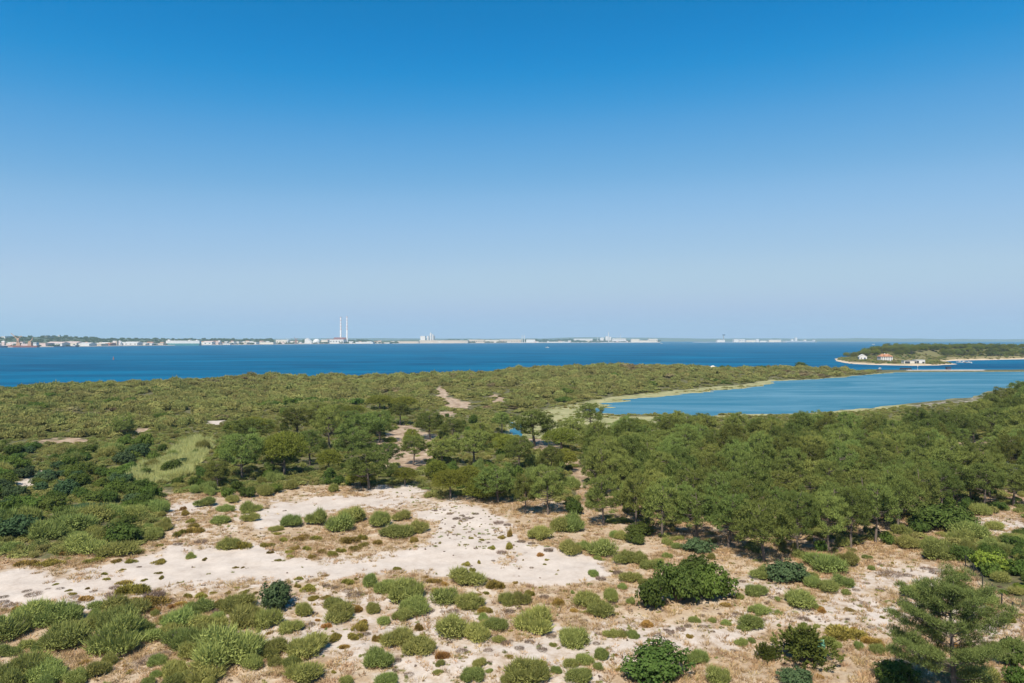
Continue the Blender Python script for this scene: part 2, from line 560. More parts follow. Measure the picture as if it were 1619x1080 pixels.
class Solid:
    """boxes, prisms and cylinders for one part"""
    def __init__(self):
        self.V, self.F = [], []

    def poly(self, verts, faces):
        n = len(self.V)
        self.V += [tuple(v) for v in verts]
        self.F += [[n + i for i in f] for f in faces]
        return self

    def box(self, x0, x1, y0, y1, z0, z1):
        v = [(x0, y0, z0), (x1, y0, z0), (x1, y1, z0), (x0, y1, z0), (x0, y0, z1), (x1, y0, z1), (x1, y1, z1), (x0, y1, z1)]
        return self.poly(v, [(0, 3, 2, 1), (4, 5, 6, 7), (0, 1, 5, 4), (1, 2, 6, 5), (2, 3, 7, 6), (3, 0, 4, 7)])

    def gable(self, x0, x1, y0, y1, z0, z1, along='x', over=0.0):
        if along == 'x':
            ym = (y0 + y1) / 2
            v = [(x0 - over, y0 - over, z0), (x1 + over, y0 - over, z0), (x1 + over, y1 + over, z0), (x0 - over, y1 + over, z0), (x0 - over, ym, z1), (x1 + over, ym, z1)]
            return self.poly(v, [(0, 3, 2, 1), (0, 1, 5, 4), (2, 3, 4, 5), (1, 2, 5), (3, 0, 4)])
        xm = (x0 + x1) / 2
        v = [(x0 - over, y0 - over, z0), (x1 + over, y0 - over, z0), (x1 + over, y1 + over, z0), (x0 - over, y1 + over, z0), (xm, y0 - over, z1), (xm, y1 + over, z1)]
        return self.poly(v, [(0, 3, 2, 1), (0, 1, 4), (2, 3, 5), (1, 2, 5, 4), (3, 0, 4, 5)])

    def hip(self, x0, x1, y0, y1, z0, z1, inset):
        ym = (y0 + y1) / 2
        v = [(x0, y0, z0), (x1, y0, z0), (x1, y1, z0), (x0, y1, z0), (x0 + inset, ym, z1), (x1 - inset, ym, z1)]
        return self.poly(v, [(0, 3, 2, 1), (0, 1, 5, 4), (2, 3, 4, 5), (1, 2, 5), (3, 0, 4)])

    def cyl(self, cx, cy, z0, z1, r0, r1=None, k=14):
        r1 = r0 if r1 is None else r1
        v = []
        for z, r in ((z0, r0), (z1, r1)):
            for i in range(k):
                a = 2 * math.pi * i / k
                v.append((cx + r * math.cos(a), cy + r * math.sin(a), z))
        f = [(i, (i + 1) % k, k + (i + 1) % k, k + i) for i in range(k)]
        f += [tuple(range(k - 1, -1, -1)), tuple(range(k, 2 * k))]
        return self.poly(v, f)

    def dome(self, cx, cy, z0, r, h, k=14, m=5):
        v, f = [], []
        for j in range(m):
            t = j / m * math.pi / 2
            for i in range(k):
                a = 2 * math.pi * i / k
                v.append((cx + r * math.cos(t) * math.cos(a), cy + r * math.cos(t) * math.sin(a), z0 + h * math.sin(t)))
        v.append((cx, cy, z0 + h))
        for j in range(m - 1):
            f += [(j * k + i, j * k + (i + 1) % k, (j + 1) * k + (i + 1) % k, (j + 1) * k + i) for i in range(k)]
        f += [((m - 1) * k + i, (m - 1) * k + (i + 1) % k, m * k) for i in range(k)]
        return self.poly(v, f)

    def bar(self, a, b, w):
        a, b = np.array(a, float), np.array(b, float)
        d = norm(b - a)
        ref = np.array([0, 0, 1.0]) if abs(d[2]) < 0.9 else np.array([1.0, 0, 0])
        s = norm(np.cross(d, ref)) * w / 2
        t = norm(np.cross(d, s)) * w / 2
        v = [a - s - t, a + s - t, a + s + t, a - s + t, b - s - t, b + s - t, b + s + t, b - s + t]
        return self.poly([tuple(q) for q in v], [(0, 3, 2, 1), (4, 5, 6, 7), (0, 1, 5, 4), (1, 2, 6, 5), (2, 3, 7, 6), (3, 0, 4, 7)])

    def build(self, name, mtl, parent=None, loc=None, rz=0.0):
        me = bpy.data.meshes.new(name)
        me.from_pydata(self.V, [], self.F)
        me.update()
        me.materials.append(mtl)
        o = bpy.data.objects.new(name, me)
        COL.objects.link(o)
        if parent is not None:
            o.parent = parent
        if loc is not None:
            o.location = loc
        o.rotation_euler.z = rz
        return o


def tag(o, label=None, cat=None, group=None, kind=None):
    if label:
        o['label'] = label
    if cat:
        o['category'] = cat
    if group:
        o['group'] = group
    if kind:
        o['kind'] = kind
    return o


def obj(name, me, loc=(0, 0, 0), parent=None):
    o = bpy.data.objects.new(name, me)
    o.location = loc
    o.parent = parent
    COL.objects.link(o)
    return o


def empty(name, loc, rz=0.0):
    o = bpy.data.objects.new(name, None)
    o.empty_display_size = 0.5
    o.location = loc
    o.rotation_euler.z = rz
    COL.objects.link(o)
    return o


ORD = ('first second third fourth fifth sixth seventh eighth ninth tenth eleventh twelfth thirteenth fourteenth fifteenth '
       'sixteenth seventeenth eighteenth nineteenth twentieth').split()
TENS = {20: 'twenty', 30: 'thirty', 40: 'forty', 50: 'fifty', 60: 'sixty', 70: 'seventy'}


def ordw(i):                       # 1-based ordinal word
    if i <= 20:
        return ORD[i - 1]
    t, u = i // 10 * 10, i % 10
    return TENS[t][:-1] + 'ieth' if u == 0 else TENS[t] + '-' + ORD[u - 1]

# ================================================================== THE SETTING
# land of the spit: one sheet, finer close to the camera
rows = [30.0]
while rows[-1] < 1000:
    rows.append(rows[-1] * 1.0062)
rows = np.array(rows)
cols = np.linspace(-1.02, 1.02, 401)
GX = cols[None, :] * (rows[:, None] + 6)
GY = np.repeat(rows[:, None], len(cols), 1)
GZ = height(GX, GY)
u_, v_ = pix(GX, GY, GZ)
wob = 12 * fbm(GX, GY, 7, 41) + 5 * vnoise(GX, GY, 1.7, 43)
vv = v_ + wob * np.clip((v_ - 560) / 300, 0.1, 1)
uu = u_ + 14 * fbm(GX, GY, 8, 47)


def area(poly, soft=10):
    return sstep(soft, -soft, sdf(uu, vv, poly))


SAND = [([(-200, 915), (0, 903), (60, 898), (130, 902), (210, 882), (268, 858), (262, 800), (300, 790), (345, 800), (400, 806),
          (425, 792), (520, 785), (620, 782), (690, 790), (760, 800), (805, 830), (830, 856), (900, 872), (955, 893), (978, 912),
          (930, 930), (860, 935), (800, 925), (700, 912), (600, 905), (500, 912), (400, 930), (300, 950), (220, 943), (120, 965),
          (0, 975), (-200, 990)], 9, 1.0),
        ([(600, 768), (640, 764), (680, 775), (640, 786), (585, 784)], 6, 0.9),
        ([(560, 985), (700, 950), (820, 965), (930, 985), (1010, 975), (1090, 985), (1170, 958), (1290, 955), (1290, 925), (1390, 880),
          (1480, 885), (1500, 905), (1560, 940), (1640, 1010), (1640, 1060), (1560, 1030), (1500, 1000), (1440, 985), (1400, 1000),
          (1330, 1005), (1240, 1000), (1190, 1030), (1090, 1045), (980, 1060), (850, 1075), (640, 1070), (560, 1040)], 22, 0.64),
        ([(330, 930), (560, 920), (760, 930), (820, 960), (760, 1040), (560, 1060), (420, 1040), (340, 1000)], 24, 0.56),
        ([(560, 1085), (640, 1045), (860, 1050), (990, 1060), (960, 1100), (560, 1110)], 22, 0.55),
        ([(1040, 880), (1120, 925), (1200, 900), (1290, 930), (1200, 960), (1120, 945), (1040, 930)], 16, 0.5),
        ([(1540, 815), (1620, 825), (1700, 835), (1700, 850), (1600, 848), (1545, 846)], 6, 0.8),
        ([(1555, 730), (1640, 728), (1700, 745), (1640, 768), (1580, 766)], 6, 0.6),
        ([(318, 670), (345, 664), (362, 664), (350, 672)], 3, 0.9),
        ([(1430, 640), (1500, 632), (1540, 628), (1620, 612), (1630, 618), (1550, 636), (1490, 641), (1440, 648)], 3, 0.42),
        ([(692, 609), (701, 612), (713, 628), (746, 641), (740, 648), (704, 642), (691, 628)], 2.5, 0.35),
                ([(20, 760), (70, 745), (72, 765), (40, 775)], 6, 0.75), ([(560, 782), (600, 776), (690, 786), (650, 794)], 6, 0.8)]
BARE = [([(255, 775), (420, 775), (560, 762), (700, 785), (790, 785), (900, 790), (960, 820), (1080, 850), (1200, 880), (1400, 860),
          (1500, 870), (1600, 960), (1700, 1000), (1700, 1200), (-200, 1200), (-200, 880), (100, 885), (260, 850)], 10, 0.8),
        ([(415, 842), (480, 812), (560, 808), (690, 822), (680, 852), (560, 872), (430, 872)], 8, 1.0)]
EARTH = [([(598, 692), (640, 672), (690, 690), (690, 730), (650, 748), (610, 740)], 6, 0.9),
         ([(820, 692), (870, 690), (900, 720), (960, 745), (940, 790), (905, 790), (905, 740), (850, 715)], 6, 0.9),
         ([(1100, 725), (1150, 722), (1145, 745), (1105, 748)], 5, 0.9),
         ([(692, 609), (701, 612), (713, 628), (746, 641), (740, 648), (704, 642), (691, 628)], 2.5, 1.0),
         ([(774, 621), (792, 624), (804, 634), (786, 638)], 3, 1.0), ([(690, 655), (720, 650), (722, 656), (694, 660)], 3, 1.0),
         ([(40, 696), (120, 692), (140, 698), (120, 702), (60, 700)], 4, 0.8), ([(205, 676), (240, 675), (235, 684), (208, 684)], 3, 0.8),
         ([(1300, 830), (1420, 820), (1560, 780), (1700, 770), (1700, 850), (1540, 850), (1440, 860), (1330, 880)], 12, 0.9),
         ([(900, 800), (1100, 700), (1600, 690), (1600, 800), (1330, 880), (1150, 880)], 12, 0.75),
         ([(760, 790), (820, 788), (910, 800), (900, 812), (800, 806)], 6, 0.9)]
msk = np.zeros(GX.shape + (4,))
for ch, lst in ((0, SAND), (1, BARE), (2, EARTH)):
    for poly, soft, amt in lst:
        msk[..., ch] = np.maximum(msk[..., ch], amt * area(poly, soft))
ISLE = [(418, 838), (470, 822), (540, 806), (640, 806), (690, 830), (680, 856), (640, 862), (590, 876), (500, 888), (430, 876), (395, 850)]
msk[..., 0] *= 1 - 0.75 * area(ISLE, 8)
msk[..., 0] *= 1 - 0.6 * area([(270, 815), (330, 800), (410, 815), (410, 860), (300, 872), (255, 860)], 12)
drift = sstep(0.12, 0.5, fbm(GX, GY, 9, 111)) * (1 - area([(-100, 930), (0, 918), (150, 915), (300, 895), (480, 885), (620, 880), (700, 850), (760, 830), (800, 850), (790, 890), (700, 900), (520, 900), (380, 915), (250, 930), (0, 955)], 10))
msk[..., 0] *= 1 - 0.5 * drift
dm_ = sdf(GX, GY, MUD) + 3 * fbm(GX, GY, 22, 33)
msk[..., 3] = np.clip(sstep(2.0, -1.0, dm_) + sstep(0.6, 0.28, GZ) * (GY > 215), 0, 1)
shore = sstep(0.6, 0.3, GZ) * sstep(1400, 1460, u_)
msk[..., 3] *= 1 - 0.5 * shore
msk[..., 0] = np.maximum(msk[..., 0], 0.3 * shore)
msk[..., 0] = np.maximum(msk[..., 0], 0.75 * sstep(1425, 1440, u_) * sstep(1562, 1555, u_) * (GY > 690) * (GZ > 0.4))
nr, nc = GX.shape
ii, jj = np.meshgrid(np.arange(nr - 1), np.arange(nc - 1), indexing='ij')
quads = np.stack([ii * nc + jj, ii * nc + jj + 1, (ii + 1) * nc + jj + 1, (ii + 1) * nc + jj], -1).reshape(-1, 4)
me = mesh_raw('dune_ground', np.stack([GX, GY, GZ], -1).reshape(-1, 3), [quads], M['ground'], None, True)
ca = me.color_attributes.new('cover', 'FLOAT_COLOR', 'POINT')
ca.data.foreach_set('color', msk.reshape(-1).astype(np.float32))
tag(obj('dune_ground', me), 'white sand and dry earth of the dune spit', kind='structure')

LROW, COLN = math.log(1.0062), len(cols)


def height1(x, y):
    """terrain height under one point, read from the sheet itself"""
    if not 30.1 < y < rows[-1] - 1 or abs(x) > 1.01 * (y + 6):
        return float(height(np.array([x]), np.array([y]))[0])
    i = math.log(y / 30.0) / LROW
    j = (x / (y + 6) + 1.02) / 2.04 * (COLN - 1)
    i0, j0 = int(i), int(j)
    a, b = i - i0, j - j0
    return float((GZ[i0, j0] * (1 - b) + GZ[i0, j0 + 1] * b) * (1 - a) + (GZ[i0 + 1, j0] * (1 - b) + GZ[i0 + 1, j0 + 1] * b) * a)


def cover1(x, y):
    i = min(max(int(math.log(max(y, 30.1) / 30.0) / LROW + 0.5), 0), nr - 1)
    j = min(max(int((x / (y + 6) + 1.02) / 2.04 * (COLN - 1) + 0.5), 0), nc - 1)
    return msk[i, j]


def ground(px, py, off=0.0):
    """where the sight line through pixel (px, py) of the photograph meets the terrain"""
    z = 2.0
    for _ in range(9):
        X, Y = sea_pt(px, py, z + off)
        z = 0.5 * z + 0.5 * height1(X, Y)
    X, Y = sea_pt(px, py, z + off)
    return X, Y, height1(X, Y)


FAR = 15500.0
tag(Solid().poly([(-16000, -30, 0), (16000, -30, 0), (16000, FAR, 0), (-16000, FAR, 0)], [(0, 1, 2, 3)]).build('sea', M['sea']),
    'deep blue sea strait behind the spit', kind='structure')
lg = [(x, y, 0.16) for x, y in [sea_pt(780, 700), sea_pt(1300, 680), sea_pt(1560, 645), sea_pt(1830, 600), sea_pt(1830, 586.5), sea_pt(1420, 586.8),
                                 sea_pt(1380, 590), sea_pt(1330, 594), sea_pt(1220, 600), sea_pt(1000, 625), sea_pt(780, 655)]]
tag(Solid().poly(lg, [tuple(range(len(lg)))]).build('lagoon_water', M['lagoon']), 'calm light blue water of the lagoon', kind='structure')

# ================================================================== PLANT MESHES
def lobes(g, n, spread=0.55, rmin=0.38, rmax=0.62, zsq=0.8):
    c = []
    for i in range(n):
        a = 2 * math.pi * (i + g.random() * 0.7) / n
        r = spread * math.sqrt(g.random() * 0.85 + 0.15)
        if i == 0:
            r = 0.1
        rad = rmin + (rmax - rmin) * g.random()
        c.append((r * math.cos(a), r * math.sin(a), rad * zsq * (0.55 + 0.35 * g.random()), rad, rad * zsq * (0.9 + 0.4 * g.random())))
    return np.array(c)


def in_lobes(c, n, g, power=0.35, low=-0.35):
    k = g.integers(0, len(c), n)
    d = rnd_dirs(n, g)
    d[:, 2] = np.where(d[:, 2] < low, -d[:, 2], d[:, 2])
    r = g.random(n) ** power
    p = c[k, :3] + d * r[:, None] * c[k][:, [3, 3, 4]]
    ok = p[:, 2] > 0.01
    return p[ok], d[ok], r[ok]


def broom_mesh(seed, mtl, n=4200, ln=0.27, wd=0.034, erect=0.75, name='broom_foliage'):
    g = np.random.default_rng(seed)
    c = lobes(g, int(g.integers(4, 10)), 0.45 + 0.3 * g.random(), 0.28 + 0.1 * g.random(), 0.56 + 0.16 * g.random())
    c[:, 3] *= 0.6 + 0.7 * g.random(len(c))
    c[:, 4] *= 0.6 + 0.75 * g.random(len(c))
    L = Leaves()
    p, d, r = in_lobes(c, n, g, 0.4)
    up = np.array([[0, 0, 1.0]])
    k_ = max(1, len(p) // 16)
    L.blades(p[:k_] + d[:k_] * 0.06, norm(d[:k_] * 0.8 + up * erect + 0.3 * rnd_dirs(k_, g)), ln * (0.9 + 0.5 * g.random(k_)), wd, g, 0.5 + 0.5 * g.random(k_))
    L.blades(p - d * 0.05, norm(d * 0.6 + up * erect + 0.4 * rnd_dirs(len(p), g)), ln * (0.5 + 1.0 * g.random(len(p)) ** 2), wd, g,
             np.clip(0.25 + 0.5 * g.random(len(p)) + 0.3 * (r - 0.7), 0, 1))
    p, d, r = in_lobes(c, n // 2, g, 0.2)
    L.faced(p, norm(d + 0.3 * up + 0.6 * rnd_dirs(len(p), g)), ln * 0.45, wd * 1.3, g, np.clip(0.35 + 0.6 * g.random(len(p)), 0, 1))
    p, d, r = in_lobes(c * np.array([1, 1, 0.8, 0.75, 0.75]), n // 4, g, 0.8)
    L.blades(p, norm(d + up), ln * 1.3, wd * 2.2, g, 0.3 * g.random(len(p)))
    return L.mesh(name, mtl)


def leafy_mesh(seed, mtl, nl=16, n=3600, size=0.085, zsq=0.8, name='shrub_foliage'):
    """dense evergreen: many small clumps over a dome"""
    g = np.random.default_rng(seed)
    big = lobes(g, 6, 0.52, 0.45, 0.62, zsq)
    L = Leaves()
    p, d, r = in_lobes(big, nl * 7, g, 0.12, -0.1)
    q = g.random(len(p)) * 0.11 + 0.10
    c = np.column_stack([p, q, q * 0.85])
    p, d, r = in_lobes(c, n, g, 0.3, -0.6)
    out = norm(p - np.array([0, 0, 0.25]))
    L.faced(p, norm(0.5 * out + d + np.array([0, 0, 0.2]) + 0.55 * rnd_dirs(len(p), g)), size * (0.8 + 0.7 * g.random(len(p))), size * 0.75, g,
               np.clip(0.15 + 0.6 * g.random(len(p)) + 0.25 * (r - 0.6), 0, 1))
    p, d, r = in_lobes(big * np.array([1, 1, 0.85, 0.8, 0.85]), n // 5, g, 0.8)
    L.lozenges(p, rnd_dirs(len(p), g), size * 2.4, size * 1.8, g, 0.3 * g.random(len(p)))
    return L.mesh(name, mtl)


def juniper_mesh(seed, mtl, name='juniper_foliage'):
    g = np.random.default_rng(seed)
    L = Leaves()
    for i in range(95):
        t = g.random()
        a = g.random() * 2 * math.pi
        prof = 0.95 * (1 - t ** 2.2) * (0.8 + 0.35 * g.random())
        c = np.array([prof * math.cos(a), prof * math.sin(a), 0.08 + 1.45 * t])
        ax = norm(np.array([math.cos(a) * 0.5, math.sin(a) * 0.5, 0.9]))
        n = 46
        s = g.random(n)
        p = c + ax * (s[:, None] * 0.34) + rnd_dirs(n, g) * (0.10 * (1.05 - s))[:, None]
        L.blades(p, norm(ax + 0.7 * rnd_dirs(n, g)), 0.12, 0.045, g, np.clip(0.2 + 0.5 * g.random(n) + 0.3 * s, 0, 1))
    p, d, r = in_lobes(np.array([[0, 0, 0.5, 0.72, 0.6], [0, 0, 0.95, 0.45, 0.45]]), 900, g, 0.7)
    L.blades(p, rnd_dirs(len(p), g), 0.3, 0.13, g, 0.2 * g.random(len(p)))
    return L.mesh(name, mtl)


def cushion_mesh(seed, mtl, n=800, h=0.42, name='cushion_foliage'):
    g = np.random.default_rng(seed)
    m = g.integers(3, 7)
    c = []
    for i in range(m):
        a, r = g.random() * 6.28, 0.55 * math.sqrt(g.random())
        q = 0.35 + 0.3 * g.random()
        c.append((r * math.cos(a), r * math.sin(a), 0.02, q, h * (0.6 + 0.6 * g.random())))
    p, d, r = in_lobes(np.array(c), n * 2, g, 0.3, 0.0)
    L = Leaves()
    L.blades(p - d * 0.05, norm(d + 0.6 * rnd_dirs(len(p), g) + np.array([0, 0, 0.4])), 0.17, 0.075, g, np.clip(g.random(len(p)) * 0.7 + 0.3 * (r - 0.5), 0, 1))
    return L.mesh(name, mtl)


def twiggy_mesh(seed, mtl, n=420, name='dead_twigs'):
    g = np.random.default_rng(seed)
    L = Leaves()
    a = g.random(n) * 6.28
    rr = 0.8 * np.sqrt(g.random(n))
    p = np.column_stack([rr * np.cos(a), rr * np.sin(a), 0.3 * g.random(n) * (1 - 0.6 * rr)])
    d = norm(np.column_stack([np.cos(a) * 0.6, np.sin(a) * 0.6, 0.3 + 0.6 * g.random(n)]) + 0.4 * rnd_dirs(n, g))
    L.blades(p, d, 0.2 + 0.2 * g.random(n), 0.035, g)
    return L.mesh(name, mtl)


def grass_mesh(seed, mtl, n=26, name='grass_tuft'):
    g = np.random.default_rng(seed)
    L = Leaves()
    a = g.random(n) * 6.28
    rr = 0.35 * np.sqrt(g.random(n))
    p = np.column_stack([rr * np.cos(a), rr * np.sin(a), np.zeros(n)])
    d = norm(np.column_stack([np.cos(a) * 0.5, np.sin(a) * 0.5, np.full(n, 0.75)]) + 0.35 * rnd_dirs(n, g))
    L.blades(p, d, 0.35 + 0.35 * g.random(n), 0.075, g)
    return L.mesh(name, mtl)


def puff(L, c, r, n, g, ln=0.34, wd=0.10, flat_=0.7, up=0.5):
    """one clump of pine needles"""
    d = rnd_dirs(n, g)
    d[:, 2] = np.where(d[:, 2] < -0.25, -d[:, 2], d[:, 2])
    s = g.random(n) ** 0.4
    p = c + d * s[:, None] * np.array([r, r, r * flat_])
    k = norm(d + np.array([0, 0, up]) + 0.45 * rnd_dirs(n, g))
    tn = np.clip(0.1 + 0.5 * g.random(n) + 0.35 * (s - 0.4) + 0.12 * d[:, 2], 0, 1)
    L.blades(p, k, ln * (0.7 + 0.7 * g.random(n)), wd, g, tn)
    m = n // 3
    q = d[:m] * (0.7 + 0.3 * g.random(m))[:, None]
    L.faced(c + q * np.array([r, r, r * flat_]), norm(d[:m] + np.array([0, 0, 0.35]) + 0.5 * rnd_dirs(m, g)), ln * (0.5 + 0.4 * g.random(m)), wd * 1.4, g, np.clip(tn[:m] + 0.1, 0, 1))


def pine_mesh(seed, h=8.0, r=3.2, base=0.42, dens=1.0, lean=0.5, nlimb=24, flat_top=0.5, mtl='pine', ln=0.42, wd=0.062, prad=0.54, dead=3):
    """maritime pine: bent trunk, rising limbs, separate needle clumps"""
    g = np.random.default_rng(seed)
    T, L = Tubes(), Leaves()
    zz = np.linspace(-0.3, h * 0.93, 8)
    a = g.random() * 6.28
    bend = lean * (zz / h) ** 1.5
    wob_ = 0.12 * np.cumsum(g.normal(size=(8, 2)), 0) * 0.5
    tr = np.column_stack([bend * math.cos(a) + wob_[:, 0], bend * math.sin(a) + wob_[:, 1], zz])
    tr[0, :2] = tr[1, :2]
    r0 = 0.021 * h + 0.03
    T.add(tr, r0 * (1 - 0.86 * np.clip(zz / h, 0, 1)), 7)

    def at(z):
        return np.array([np.interp(z, zz, tr[:, 0]), np.interp(z, zz, tr[:, 1]), z])
    # crown: clumps over an uneven, lobed envelope, carried by limbs
    zc = h * (base + (1 - base) * 0.42)
    hu, hd_ = h - zc - 0.25, zc - h * base
    ph = g.random(6) * 6.28
    axis = at(zc)
    holes = rnd_dirs(4, g)
    npf = int(108 * (r / 3.2) ** 1.3 * dens)
    for i in range(npf):
        t = (i + 0.5) / npf
        sz_ = 1 - 1.72 * t
        el = math.asin(max(-1, min(1, sz_)))
        az = i * 2.39996 + 0.25 * g.normal()
        d = np.array([math.cos(az) * math.cos(el), math.sin(az) * math.cos(el), math.sin(el)])
        if max(float(np.dot(d, q_)) for q_ in holes) > 0.94:
            continue
        lob = 1 + 0.17 * math.sin(2 * az + ph[0]) + 0.15 * math.sin(3 * az + 3 * el + ph[1]) + 0.10 * math.sin(5 * az - 4 * el + ph[2])
        k = lob * (0.66 + 0.38 * g.random() ** 0.7)
        fl = math.cos(el) ** (0.7 if flat_top > 0.6 else 1.0)
        c = np.array([axis[0] * 0.6 + math.cos(az) * fl * r * 0.9 * k, axis[1] * 0.6 + math.sin(az) * fl * r * 0.9 * k, zc + (hu if sz_ > 0 else hd_) * sz_ * (0.8 + 0.25 * g.random()) * (0.55 + 0.45 * lob)])
        pr = prad * (0.6 + 0.55 * g.random())
        puff(L, c, pr, int(80 * pr / 0.5), g, ln, wd, 0.85, 1.0)
        if i % 4 == 0:
            p0 = at(max(h * base * 0.9, min(h * 0.85, c[2] - 0.35 * r * fl)))
            m_ = (p0 + c) / 2 + np.array([0, 0, -0.12 * r * fl])
            T.add(np.array([p0, m_, c]), r0 * np.array([0.34, 0.22, 0.06]), 4)
    for i in range(npf // 4):                    # inner shoots, mostly in shade
        d = rnd_dirs(1, g)[0] * g.random() ** 0.5 * 0.6
        puff(L, axis + np.array([d[0] * r, d[1] * r, abs(d[2]) * hu]), prad * 0.7, 24, g, ln, wd * 1.3, 0.9, 0.6)
    for k in range(dead):                       # bare lower branches
        az, z = g.random() * 6.28, h * (0.18 + (base - 0.18) * g.random())
        p0 = at(z)
        ll = 0.5 + 1.1 * g.random()
        d = np.array([math.cos(az), math.sin(az), 0.25 * g.normal()])
        T.add(np.array([p0, p0 + d * ll * 0.5, p0 + d * ll + np.array([0, 0, 0.15])]), np.array([0.04, 0.028, 0.01]), 3)
    return T.mesh('trunk', M['bark']), L.mesh('crown', M[mtl])


def stone_mesh(seed, h=5.5, r=3.2, base=0.32, dens=1.0):
    """stone pine: short trunk, spreading limbs, one close dome of clumps"""
    g = np.random.default_rng(seed)
    T, L = Tubes(), Leaves()
    z0 = h * base
    T.add(np.array([[0, 0, -0.3], [0.05, 0.04, z0 * 0.6], [0.1, 0, z0 * 1.15], [0.1, 0.05, h * 0.7]]), np.array([0.2, 0.17, 0.14, 0.05]), 7)
    ctr = np.array([0.1, 0, z0 + 0.1 * h])
    hz = h - ctr[2]
    n = 74
    for i in range(n):
        t = (i + 0.5) / n
        el = math.asin(1 - 1.12 * t)
        az = i * 2.39996 + g.normal() * 0.12
        k = 0.86 + 0.16 * g.random() + 0.06 * math.sin(3 * az + seed)
        c = ctr + np.array([math.cos(az) * math.cos(el) * r * 0.84 * k, math.sin(az) * math.cos(el) * r * 0.84 * k, math.sin(el) * hz * 0.86 * k])
        puff(L, c, 0.17 * r * (0.8 + 0.5 * g.random()), int(66 * dens), g, 0.26, 0.085, 0.75, 0.7)
        if i % 7 == 0:
            T.add(np.array([ctr - np.array([0, 0, 0.3]), (ctr + c) / 2 - np.array([0, 0, 0.15]), c]), np.array([0.08, 0.055, 0.02]), 4)
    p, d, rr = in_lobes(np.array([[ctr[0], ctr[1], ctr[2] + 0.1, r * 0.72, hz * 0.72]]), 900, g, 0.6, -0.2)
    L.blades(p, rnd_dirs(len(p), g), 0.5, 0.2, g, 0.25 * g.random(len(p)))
    return T.mesh('trunk', M['bark']), L.mesh('crown', M['stone'])


V_BROOM = [broom_mesh(100 + i, M['broom']) for i in range(9)]
V_ACACIA = [leafy_mesh(120 + i, M['acacia'], 18, 3800, 0.085) for i in range(3)]
V_LENTISK = [leafy_mesh(140 + i, M['lentisk'], 18, 3800, 0.075) for i in range(4)]
V_GREEN = [leafy_mesh(150 + i, M['green'], 16, 3600, 0.075) for i in range(3)]
V_LIME = [leafy_mesh(160, M['lime'], 12, 2400, 0.09)]
V_JUNIPER = [juniper_mesh(170 + i, M['juniper']) for i in range(2)]
V_MAT = [cushion_mesh(180 + i, M['mat']) for i in range(4)]
V_RUST = [cushion_mesh(190 + i, M['rust']) for i in range(3)]
V_DEAD = [twiggy_mesh(200 + i, M['dead']) for i in range(4)]
V_STEM = None


def stems_mesh():
    g = np.random.default_rng(5)
    T = Tubes()
    for i in range(9):
        a = i * 0.7 + g.random() * 0.3
        d = np.array([math.cos(a) * 0.55, math.sin(a) * 0.55, 0.62])
        T.add(np.array([d * 0.0 + np.array([0, 0, -0.12]), d * 0.45, d * 0.9 + np.array([0, 0, 0.08])]), np.array([0.035, 0.024, 0.008]), 4)
    return T.mesh('stems', M['twig'])


V_STEM = stems_mesh()
V_PINE = [pine_mesh(300 + i, h=[8.4, 7.6, 9.0, 8.0, 7.2, 8.8, 7.8][i], r=[3.3, 3.0, 3.4, 3.6, 2.9, 3.0, 3.3][i],
                    base=[0.30, 0.26, 0.36, 0.28, 0.24, 0.4, 0.22][i], flat_top=[0.3, 0.7, 0.3, 0.7, 0.3, 0.3, 0.7][i]) for i in range(7)]
V_STONE = [stone_mesh(330 + i, h=[5.6, 4.6, 6.2][i], r=[3.2, 2.9, 3.7][i], base=[0.34, 0.16, 0.4][i]) for i in range(3)]

# ================================================================== PLANTS AS THINGS
KIND = {  # kind: (object name, meshes, noun for the label, category, group)
    'broom': ('broom_bush', V_BROOM, 'feathery olive-green broom bush', 'bush', 'broom bushes on the dunes'),
    'acacia': ('acacia_shrub', V_ACACIA, 'dark blue-green acacia shrub', 'shrub', 'dark acacia shrubs'),
    'lentisk': ('evergreen_shrub', V_LENTISK, 'dense dark green evergreen shrub', 'shrub', 'dense evergreen shrubs'),
    'green': ('leafy_shrub', V_GREEN, 'fresh green leafy shrub', 'shrub', 'fresh green shrubs'),
    'lime': ('yellow_green_shrub', V_LIME, 'bright yellow-green shrub', 'shrub', 'yellow-green shrubs'),
    'juniper': ('juniper', V_JUNIPER, 'pointed olive-green juniper', 'juniper', 'junipers on the near dune'),
    'mat': ('cushion_plant', V_MAT, 'low olive cushion plant', 'cushion plant', 'low cushion plants on the sand'),
    'rust': ('rusty_cushion_plant', V_RUST, 'rusty orange cushion plant', 'cushion plant', 'rusty cushion plants'),
    'dead': ('dry_shrub', V_DEAD, 'grey-brown leafless dwarf shrub', 'dwarf shrub', 'dry dwarf shrubs'),
}
PLANTS = []      # (kind, region, px, py, object)
OCC = []         # ground already taken: (x, y, r)


def plant_at(kind, x, y, wm, hm, region, px, py, label=None, variant=None, stems=False, sink=0.0):
    name, meshes, noun, cat, grp = KIND[kind]
    i = random.randrange(len(meshes)) if variant is None else variant
    z = height1(x, y)
    o = obj(name, meshes[i], (x, y, z - 0.04 - sink))
    hk = {'juniper': 1.75, 'mat': 0.45, 'rust': 0.45, 'dead': 0.5}.get(kind, 1.0)
    o.scale = (wm / 2 * random.uniform(0.86, 1.16), wm / 2 * random.uniform(0.86, 1.16), hm / hk)
    o.rotation_euler.z = random.uniform(0, 6.28)
    tag(o, label, cat, grp)
    if stems:
        s = obj('stems', V_STEM, parent=o)
    PLANTS.append([kind, region, px, py, o])
    OCC.append((x, y, wm * 0.42))
    return o


